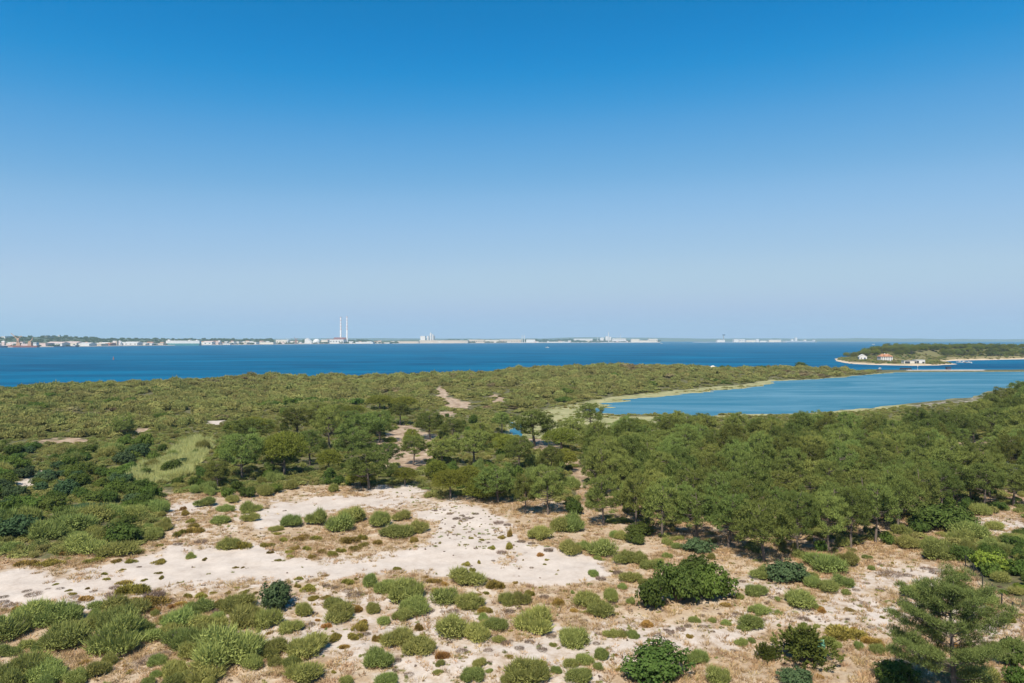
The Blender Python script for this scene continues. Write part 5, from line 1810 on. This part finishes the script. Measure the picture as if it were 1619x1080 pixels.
pu4 = np.linspace(-900, 2500, 150)
st = []
for p in pu4:
    Y = 13200.0
    py = np.interp(p, [-900, 400, 560, 600, 660, 860, 900, 960, 1040, 1120, 1290, 1400, 1480, 1619, 2500], [536, 536, 534.6, 534.2, 535.6, 535.4, 533.6, 533.2, 534.2, 535.4, 535.0, 534.8, 535.8, 536.2, 535.5])
    zt = fz(py, Y + 900) + 6 * float(vnoise(p, 0, 31, 6)) + 3 * float(vnoise(p, 0, 7, 8))
    st.append([(fx(p, Y), Y, -1), (fx(p, Y + 60), Y + 60, zt * 0.25), (fx(p, Y + 900), Y + 900, zt), (fx(p, Y + 1800), Y + 1800, -1)])
V = np.array(st)
k4 = np.array([[i * 4 + j, (i + 1) * 4 + j, (i + 1) * 4 + j + 1, i * 4 + j + 1] for i in range(len(pu4) - 1) for j in range(3)])
tag(obj('horizon_hills', mesh_raw('horizon_hills', V.reshape(-1, 3), [k4], M['farwood'], None, True)), 'faint hazy hills on the horizon', kind='structure')


def far_block(name, px0, px1, top, label, cat, wall='white', roof=None, back=40, depth=60, base=None, gable=0.0, group='far harbour buildings', bands=0):
    """a large far building: wall, roof and window bands; px0..px1 wide, its top at pixel row top"""
    pm = (px0 + px1) / 2
    Y = float(shoreY(pm)) + back
    x0, x1 = fx(px0, Y), fx(px1, Y)
    zb = 3.0 if base is None else fz(base, Y)
    zt = fz(top, Y)
    if zt < zb + 2:
        zt = zb + 2
    e = empty(name, ((x0 + x1) / 2, Y, zb))
    w2 = (x1 - x0) / 2
    h = zt - zb
    wh = h * (0.72 if gable else 0.9)
    tag(e, label, cat, group)
    Solid().box(-w2, w2, 0, depth, -8, wh).build('wall', M[wall], e)
    if gable:
        Solid().gable(-w2, w2, 0, depth, wh, h, 'x', over=1.0).build('roof', M[roof or wall], e)
    else:
        Solid().box(-w2 - 0.8, w2 + 0.8, -0.8, depth + 0.8, wh, h).build('roof', M[roof or wall], e)
    nb = max(1, int(w2 * 2 / 22)) if bands else 0
    for i in range(min(nb, 8)):
        cx = -w2 + (i + 0.5) * 2 * w2 / min(nb, 8)
        Solid().box(cx - 4, cx + 4, -0.35, -0.05, wh * 0.35, wh * 0.62).build('window', M['dark'], e)
    return e


B = far_block
B('warehouse', 62, 72, 542.2, 'pale pink shed just right of the orange-craned ship', 'warehouse', 'pink', back=60)
B('warehouse', 73, 98, 540.5, 'long white warehouse with pink roof, left end of the harbour', 'warehouse', 'white', 'pink', back=90, gable=1, bands=1)
B('warehouse', 98.5, 121, 540.0, 'pink-roofed warehouse right of the long white one', 'warehouse', 'cream', 'pink', back=110, gable=1, bands=1)
B('warehouse', 121.5, 141, 541.8, 'low white gabled shed right of the pink roofs', 'warehouse', 'white', back=60, gable=1)
B('house', 2, 8, 531.6, 'white house on the wooded hill at the far left', 'house', 'white', back=900, base=534.5)
B('house', 70, 75, 532.4, 'long white house on the hill crest above the harbour', 'house', 'white', back=900, base=534)
B('water_tower', 91.8, 94.2, 529.8, 'white tower on the hilltop left of the harbour', 'tower', 'white', back=900, base=533, depth=12)
B('house', 166, 174, 542.0, 'brick red gabled house on the waterfront', 'house', 'rustred', 'tile', back=80, gable=1)
B('silo_tower', 183, 185, 539.0, 'slim beige tower on the waterfront', 'tower', 'beige', back=70, depth=14)
B('warehouse', 196, 217, 540.3, 'long low white-roofed shed left of the car carrier', 'warehouse', 'white', back=120, gable=1, bands=1)
B('warehouse', 219, 230, 542.2, 'small white shed behind the quay left of the car carrier', 'warehouse', 'cream', 'white', back=80, gable=1)
B('warehouse', 231, 240, 543.0, 'low pale shed nearest the bow of the car carrier', 'warehouse', 'white', back=60)
B('warehouse', 142, 160, 543.6, 'row of low beige sheds on the quay', 'warehouse', 'beige', back=60)
B('warehouse', 243, 258, 542.6, 'beige low block just left of the car carrier', 'warehouse', 'beige', back=90)
B('house', 282, 286, 535.4, 'white block on the ridge above the car carrier', 'house', 'white', back=900, base=537.4)
B('house', 295, 302, 536.0, 'long white roof on the ridge above the car carrier', 'house', 'white', back=900, base=537.8)
B('warehouse', 321, 335, 539.2, 'white warehouse with pink roof at the stern of the car carrier', 'warehouse', 'white', 'pink', back=90, gable=1, bands=1)
B('warehouse', 336, 345, 540.2, 'pale pink shed beside the white port tower', 'warehouse', 'pink', back=70, gable=1)
B('port_tower', 345.3, 347.8, 538.2, 'white port control tower right of the car carrier', 'tower', 'white', back=60, depth=14)
B('warehouse', 349, 364, 543.0, 'low white sheds right of the port tower', 'warehouse', 'white', back=40)
B('apartment_block', 366.5, 370, 540.0, 'white apartment block, left one of the waterfront pair', 'apartment block', 'white', back=120, bands=1)
B('apartment_block', 371.5, 377.5, 539.9, 'white apartment block, right one of the waterfront pair', 'apartment block', 'white', back=120, bands=1)
B('warehouse', 380, 390, 541.6, 'beige shed between white blocks on the waterfront', 'warehouse', 'beige', back=80)
B('warehouse', 392, 405, 540.6, 'wide white block left of the wooded waterfront', 'warehouse', 'white', back=90, bands=1)
B('warehouse', 406, 432, 541.0, 'long cream sheds left of the dark harbour trees', 'warehouse', 'cream', 'white', back=110)
B('warehouse', 436, 455, 537.2, 'pale works building left of the white domes', 'factory', 'cream', 'white', back=300, bands=1)
B('warehouse', 508, 518, 537.2, 'low pale annex left of the power station', 'annex', 'cream', back=200)
ps = B('power_station', 516.5, 543, 536.0, 'long white power station hall with red roof below the chimneys', 'power station', 'white', 'rustred', back=160, depth=90, bands=1)
B('boiler_house', 528, 546, 533.6, 'rust-red boiler house behind the white power station hall', 'boiler house', 'rustred', back=270, depth=60)
B('warehouse', 562, 590, 540.6, 'low white quay sheds right of the twin chimneys', 'warehouse', 'white', back=40)
B('warehouse', 594, 616, 541.2, 'pale low sheds on the quay before the bare slope', 'warehouse', 'cream', back=40)
B('warehouse', 628, 662, 539.4, 'beige terraced works left below the white silos', 'factory', 'beige', back=80)
B('warehouse', 664, 740, 538.0, 'long sand-coloured terrace below the white silos', 'terrace', 'beige', back=200, depth=120)
B('silo_block', 664.5, 672, 531.2, 'square white silo block, left part of the silo group', 'silo', 'white', back=500, base=537)
B('silo_block', 675, 677.6, 531.0, 'narrow white silo in the middle of the silo group', 'silo', 'white', back=500, base=537)
B('silo_block', 679.6, 682.0, 526.4, 'tall white silo tower, highest of the silo group', 'silo', 'white', back=500, base=538, depth=18)
B('silo_block', 682.8, 685.2, 528.8, 'white silo tower just right of the tallest silo', 'silo', 'white', back=500, base=538, depth=18)
B('silo_block', 685.8, 687.2, 531.0, 'dark grey slim silo at the right of the silo group', 'silo', 'grey', back=510, base=537, depth=14)
B('factory', 741, 766, 537.0, 'pale beige factory halls right of the sand-coloured terrace', 'factory', 'beige', 'cream', back=200, bands=1)
B('factory', 767, 789, 537.4, 'cream factory hall left of the thin twin stacks', 'factory', 'cream', back=200)
B('factory', 790, 824, 536.6, 'long white-roofed factory just left of the thin twin stacks', 'factory', 'beige', 'white', back=260, bands=1)
B('factory', 832, 846, 536.8, 'white factory hall right of the thin twin stacks', 'factory', 'white', back=250)
B('warehouse', 865, 901, 540.2, 'bright white long quay shed under dark trees', 'warehouse', 'white', back=40)
B('warehouse', 907, 937, 535.4, 'long white roof on the skyline left of the refinery', 'warehouse', 'white', back=700, base=537.4)
B('warehouse', 926, 933, 537.4, 'small cream shed among trees below the long white roof', 'warehouse', 'cream', back=300, base=539.5)
B('refinery_block', 949, 954.5, 533.8, 'low white refinery unit left of the tall stack', 'refinery', 'white', back=600, base=537.5)
B('refinery_block', 957.5, 961, 531.6, 'white refinery tower beside the tall stack', 'refinery', 'white', back=600, base=537.5)
B('refinery_block', 963.2, 966.2, 532.6, 'white refinery unit right of the tall stack', 'refinery', 'white', back=600, base=537.5)
B('warehouse', 968, 990, 535.2, 'white halls right of the refinery', 'warehouse', 'white', 'cream', back=500, base=538.4, bands=1)
B('warehouse', 964, 971, 540.2, 'small white quay shed below the refinery', 'warehouse', 'white', back=40)
B('factory', 998, 1011, 536.0, 'cream mill building right of the refinery', 'factory', 'cream', back=200)
B('factory', 1011, 1026, 538.2, 'low cream sheds left of the big beige block', 'factory', 'cream', back=150)
B('factory', 1025.5, 1039.5, 535.8, 'big beige block at the right end of the industrial shore', 'factory', 'cream', back=120, bands=1)
B('warehouse', 1134, 1146, 537.2, 'white sheds below the dark T-shaped crane', 'shed', 'white', back=60, group='shipyard buildings')
B('warehouse', 1160.5, 1168, 536.2, 'white shipyard hall, left of two', 'hall', 'white', back=60, group='shipyard buildings')
B('warehouse', 1169, 1178, 536.3, 'white shipyard hall, right of two', 'hall', 'white', back=60, group='shipyard buildings', bands=1)
B('warehouse', 1180, 1194.5, 537.4, 'long low shipyard hall in the middle of the spit', 'hall', 'cream', 'white', back=60, group='shipyard buildings')
B('warehouse', 1195.5, 1200, 536.0, 'tall white shipyard block in the middle of the spit', 'hall', 'white', back=60, group='shipyard buildings')
B('warehouse', 1202, 1212, 538.6, 'low white sheds right of the tall shipyard block', 'shed', 'white', back=60, group='shipyard buildings')
B('warehouse', 1216, 1235, 537.2, 'long pale hall near the right end of the shipyard', 'hall', 'cream', back=60, group='shipyard buildings')

# white storage domes and the sloped store by the power station
for px, top, rpx, lb in ((500.5, 535.8, 5.4, 'white storage dome left of the power station'),):
    Y = float(shoreY(px)) + 180
    e = empty('storage_dome', (fx(px, Y), Y, 3))
    tag(e, lb, 'dome')
    r_ = rpx * Y / FPX
    h_ = fz(top, Y) - 3
    Solid().cyl(0, 0, -6, h_ * 0.35, r_, r_, 20).build('drum', M['white'], e)
    Solid().dome(0, 0, h_ * 0.35, r_, h_ * 0.65, 20, 6).build('roof', M['white'], e)
Y = float(shoreY(487)) + 260
e = empty('sloped_store', (fx(487, Y), Y, 3))
tag(e, 'white store with sloping roof left of the storage dome', 'store')
h_ = fz(534.6, Y) - 3
w_ = 5.4 * Y / FPX
Solid().poly([(-w_, 0, -6), (w_, 0, -6), (w_, 50, -6), (-w_, 50, -6), (-w_, 0, h_ * 0.8), (w_, 0, h_ * 0.25), (w_, 50, h_ * 0.25), (-w_, 50, h_ * 0.8), (-w_ * 0.4, 0, h_), (-w_ * 0.4, 50, h_)],
             [(0, 3, 2, 1), (0, 1, 5, 8, 4), (1, 2, 6, 5), (2, 3, 7, 9, 6), (3, 0, 4, 7)]).build('wall', M['white'], e)
Solid().poly([(-w_, -1, h_ * 0.8 + .2), (-w_ * 0.4, -1, h_ + .2), (-w_ * 0.4, 51, h_ + .2), (-w_, 51, h_ * 0.8 + .2), (w_, -1, h_ * 0.25 + .2), (w_, 51, h_ * 0.25 + .2)], [(0, 1, 2, 3), (1, 4, 5, 2)]).build('roof', M['white'], e)

# the two banded chimneys
m, n, l, out = mat('banded_chimney_paint')
tc = n.new('ShaderNodeTexCoord')
sz = n.new('ShaderNodeSeparateXYZ')
l.new(tc.outputs['Object'], sz.inputs[0])
dv = n.new('ShaderNodeMath')
dv.operation = 'MULTIPLY'
dv.inputs[1].default_value = 1 / 25.0
fr = n.new('ShaderNodeMath')
fr.operation = 'FRACT'
gt = n.new('ShaderNodeMath')
gt.operation = 'GREATER_THAN'
gt.inputs[1].default_value = 0.62
hi = n.new('ShaderNodeMath')
hi.operation = 'GREATER_THAN'
hi.inputs[1].default_value = 112.0
mu = n.new('ShaderNodeMath')
mu.operation = 'MULTIPLY'
l.new(sz.outputs[2], dv.inputs[0])
l.new(dv.outputs[0], fr.inputs[0])
l.new(fr.outputs[0], gt.inputs[0])
l.new(sz.outputs[2], hi.inputs[0])
l.new(gt.outputs[0], mu.inputs[0])
l.new(hi.outputs[0], mu.inputs[1])
mx = n.new('ShaderNodeMix')
mx.data_type = 'RGBA'
mx.inputs['A'].default_value = (0.72, 0.71, 0.69, 1)
mx.inputs['B'].default_value = (0.55, 0.38, 0.35, 1)
l.new(mu.outputs[0], mx.inputs['Factor'])
pb = n.new('ShaderNodeBsdfDiffuse')
l.new(mx.outputs['Result'], pb.inputs[0])
l.new(pb.outputs[0], out.inputs[0])
M['chimney'] = m
for px, top, back, lb in ((538.8, 501.5, 330, 'tall red and white banded chimney, left of the pair'), (548.6, 500.5, 240, 'tall red and white banded chimney, right of the pair')):
    Y = float(shoreY(px)) + back
    h_ = fz(top, Y) - 3
    e = empty('power_chimney', (fx(px, Y), Y, 3))
    tag(e, lb, 'chimney', 'power station chimneys')
    Solid().cyl(0, 0, -3, h_, 8.2, 5.4, 20).build('shaft', M['chimney'], e)
    Solid().cyl(0, 0, h_, h_ + 3, 4.4, 4.4, 16).build('rim', M['grey'], e)
    for q in (0.35, 0.6, 0.85):
        Solid().cyl(0, 0, h_ * q, h_ * q + 1.2, 9.4 - 2.8 * q, 9.4 - 2.8 * q, 18).build('gallery', M['steel'], e)
for px, top, base, rad, nm, lb in ((825.6, 529.6, 538, 3.2, 'slim_stack', 'thin white stack, left of the twin stacks'), (829.2, 529.6, 538, 3.2, 'slim_stack', 'thin white stack, right of the twin stacks'),
                                   (962.2, 525.0, 537, 4.6, 'slim_stack', 'tall white refinery stack'), (981.0, 529.2, 537, 2.6, 'slim_stack', 'thin stack over the white halls right of the refinery'),
                                   (975.5, 531.5, 537, 2.0, 'slim_stack', 'short thin stack between refinery and the right halls'), (945, 532.5, 537, 2.2, 'slim_stack', 'short thin stack left of the refinery')):
    Y = float(shoreY(px)) + 400
    h_ = fz(top, Y) - 3
    e = empty(nm, (fx(px, Y), Y, 3))
    tag(e, lb, 'stack', 'thin factory stacks')
    Solid().cyl(0, 0, -3, h_, rad * 1.3, rad, 12).build('shaft', M['white'], e)
    Solid().cyl(0, 0, h_ - 4, h_ - 2, rad * 1.5, rad * 1.5, 12).build('gallery', M['steel'], e)


def crane(name, px, top, label, back, mtl='orange', jib=1.0, base=None):
    Y = float(shoreY(px)) + back
    e = empty(name, (fx(px, Y), Y, 3 if base is None else base))
    tag(e, label, 'crane', 'harbour cranes')
    h_ = fz(top, Y) - 3
    s = Solid()
    for a, b in ((-1, -1), (1, -1), (1, 1), (-1, 1)):
        s.bar((a * 6, b * 6, -2), (a * 2.2, b * 2.2, h_ * 0.45), 2.2)
    s.build('portal', M[mtl], e)
    Solid().box(-4.5, 4.5, -4, 4, h_ * 0.45, h_ * 0.62).build('cab', M[mtl], e)
    Solid().bar((0, 0, h_ * 0.5), (-h_ * 0.55 * jib, 0, h_), 2.0).bar((0, 0, h_ * 0.62), (h_ * 0.28, 0, h_ * 0.8), 1.6).bar((h_ * 0.28, 0, h_ * 0.8), (-h_ * 0.2 * jib, 0, h_ * 0.7), 0.9).build('jib', M[mtl], e)


crane('harbour_crane', 29, 527, 'orange harbour crane with raised jib behind the dark cargo ship', 22)
crane('harbour_crane', 47.5, 534, 'shorter orange harbour crane near the stern of the cargo ship', 22, jib=-0.6)
crane('harbour_crane', 468, 532.6, 'small red crane over dark trees left of the white store', 120, 'rustred', 0.5)
crane('harbour_crane', 455, 533.5, 'grey crane over the harbour trees', 140, 'steel', 0.6)
crane('harbour_crane', 191, 538, 'slim grey quay crane left of the long white-roofed shed', 30, 'steel', 0.4)
crane('shipyard_crane', 1234, 535.0, 'pale crane near the right end of the shipyard', 60, 'steel', 0.5)
# T-shaped tower crane of the shipyard
Y = float(shoreY(1144)) + 60
e = empty('tower_crane', (fx(1144, Y), Y, 2.6))
tag(e, 'dark T-shaped tower crane of the shipyard', 'crane', 'harbour cranes')
h_ = fz(529.5, Y) - 2.6
Solid().box(-4, 4, -4, 4, -2, h_).build('mast', M['grey'], e)
Solid().box(-14, 20, -4, 4, h_ - 8, h_ + 6).build('head', M['navy'], e)


def ship(name, px0, px1, top, deck, label, hull, house, hpos, hw, hullrows=None, back=-40, masts=(), boxes=()):
    pm = (px0 + px1) / 2
    Y = float(shoreY(pm)) + back
    x0, x1 = fx(px0, Y), fx(px1, Y)
    e = empty(name, ((x0 + x1) / 2, Y, 0))
    tag(e, label, 'ship', 'ships at the far quays')
    w2, bw = (x1 - x0) / 2, max(8.0, (x1 - x0) * 0.07)
    dz = fz(deck, Y)
    v = [(-w2, 0, dz * 1.15), (-w2 * 0.82, -bw, dz), (w2 * 0.95, -bw, dz), (w2, -bw * 0.6, dz), (w2, bw * 0.6, dz), (w2 * 0.95, bw, dz), (-w2 * 0.82, bw, dz),
         (-w2 * 0.93, 0, -1), (-w2 * 0.78, -bw * 0.85, -1), (w2 * 0.93, -bw * 0.85, -1), (w2 * 0.97, -bw * 0.5, -1), (w2 * 0.97, bw * 0.5, -1), (w2 * 0.93, bw * 0.85, -1), (-w2 * 0.78, bw * 0.85, -1)]
    f = [(i, (i + 1) % 7, 7 + (i + 1) % 7, 7 + i) for i in range(7)] + [tuple(range(6, -1, -1)), tuple(range(7, 14))]
    Solid().poly(v, f).build('hull', M[hull], e)
    zt = fz(top, Y)
    Solid().box(w2 * (hpos - hw), w2 * (hpos + hw), -bw * 0.8, bw * 0.8, dz, zt).build('superstructure', M[house], e)
    Solid().box(w2 * (hpos - hw) - 0.4, w2 * (hpos + hw) + 0.4, -bw * 0.8 - 0.3, bw * 0.8 + 0.3, dz + (zt - dz) * 0.7, dz + (zt - dz) * 0.82).build('window', M['dark'] if hw < 0.5 else M[house], e)
    for px, py, w in masts:
        Solid().cyl(fx(px, Y) - e.location.x, 0, dz, fz(py, Y), w, w * 0.6, 8).build('mast', M['steel'], e)
    for px, py, w, mt in boxes:
        cx = fx(px, Y) - e.location.x
        Solid().box(cx - w, cx + w, -bw * 0.6, bw * 0.6, dz, fz(py, Y)).build('deckhouse', M[mt], e)
    return e


ship('cargo_ship', 12, 62, 541.4, 546.6, 'dark red-hulled cargo ship with orange gear at the far left quay', 'rustred', 'white', 0.8, 0.1, masts=((20, 543, 1), (35, 541, 1)), boxes=((30, 542, 8, 'orange'), (40, 543.5, 14, 'pink'), (48, 541, 7, 'orange')))
ship('cargo_ship', -14, 11, 543.6, 546.8, 'blue-hulled ship cut by the left edge of the picture', 'navy', 'rustred', -0.4, 0.2)
ship('cargo_ship', 79, 124, 545.4, 547.2, 'long low dark blue ship below the pink warehouse', 'navy', 'white', 0.75, 0.1)
cc = ship('car_carrier', 261, 318, 538.6, 543.0, 'big white and teal car carrier ship at the quay', 'teal', 'white', 0.03, 0.93, masts=((266, 536.0, 1.5), (276, 536.6, 1.2)), boxes=((268, 537, 7, 'white'), (300, 537.6, 6, 'cream'), (312, 537.4, 5, 'white')))
ship('tug_boat', 310, 316, 543.2, 545.4, 'small tug at the stern of the car carrier', 'rustred', 'white', 0.0, 0.35)
ship('drilling_ship', 1236, 1288, 537.2, 539.2, 'pale ship with white deckhouse at the right end of the shipyard', 'steel', 'white', 0.93, 0.05, masts=((1256, 531.5, 2), (1268, 534, 1.5)), boxes=((1252, 536.2, 14, 'white'), (1258, 533.8, 14, 'white'), (1272, 537.2, 16, 'cream')))

# scattered small houses of the town: a few dozen white and cream ones between the big sheds
gt_ = random.Random(31)
tn = []
for i in range(140):
    tn.append((gt_.uniform(-20, 1040), gt_.uniform(0, 1)))
tn.sort()
front = [t for t in tn if t[1] < 0.5]
rear = [t for t in tn if t[1] >= 0.5]
for lst, wh, b0, b1 in ((front, 'waterfront', 120, 330), (rear, 'back', 380, 560)):
    for i, (px, _) in enumerate(lst):
        Y = float(shoreY(px)) + gt_.uniform(b0, b1)
        w_, h_, d_ = gt_.uniform(10, 44), gt_.uniform(6, 15), gt_.uniform(10, 18)
        e = empty('town_house', (fx(px, Y), Y, 4.0 if wh == 'waterfront' else 9.0), gt_.uniform(-0.3, 0.3))
        tag(e, f'small pale house of the far town, {wh} row, {ordw(i + 1)} from left', 'house', 'small houses of the far town')
        wc = gt_.choice(['white', 'cream', 'beige', 'grey', 'pink'])
        Solid().box(-w_ / 2, w_ / 2, 0, d_, -8, h_).build('wall', M[wc], e)
        if gt_.random() < 0.6:
            Solid().gable(-w_ / 2, w_ / 2, 0, d_, h_, h_ + 3.5, 'x', over=0.5).build('roof', M['tile' if gt_.random() < 0.6 else 'white'], e)
        else:
            Solid().box(-w_ / 2 - .4, w_ / 2 + .4, -.4, d_ + .4, h_, h_ + 0.8).build('roof', M[wc], e)

# ================================================================== HAZE
m, n, l, out = mat('sea_haze')
pv = n.new('ShaderNodeVolumePrincipled')
pv.inputs['Color'].default_value = (0.58, 0.84, 1.0, 1)
pv.inputs['Density'].default_value = 6.2e-5
pv.inputs['Anisotropy'].default_value = 0.0
l.new(pv.outputs[0], out.inputs['Volume'])
hz_ = Solid().box(-17500, 17500, -60, 15900, -4, 330).build('haze', m)
tag(hz_, 'thin blue sea haze between here and the far shore', None, None, 'stuff')
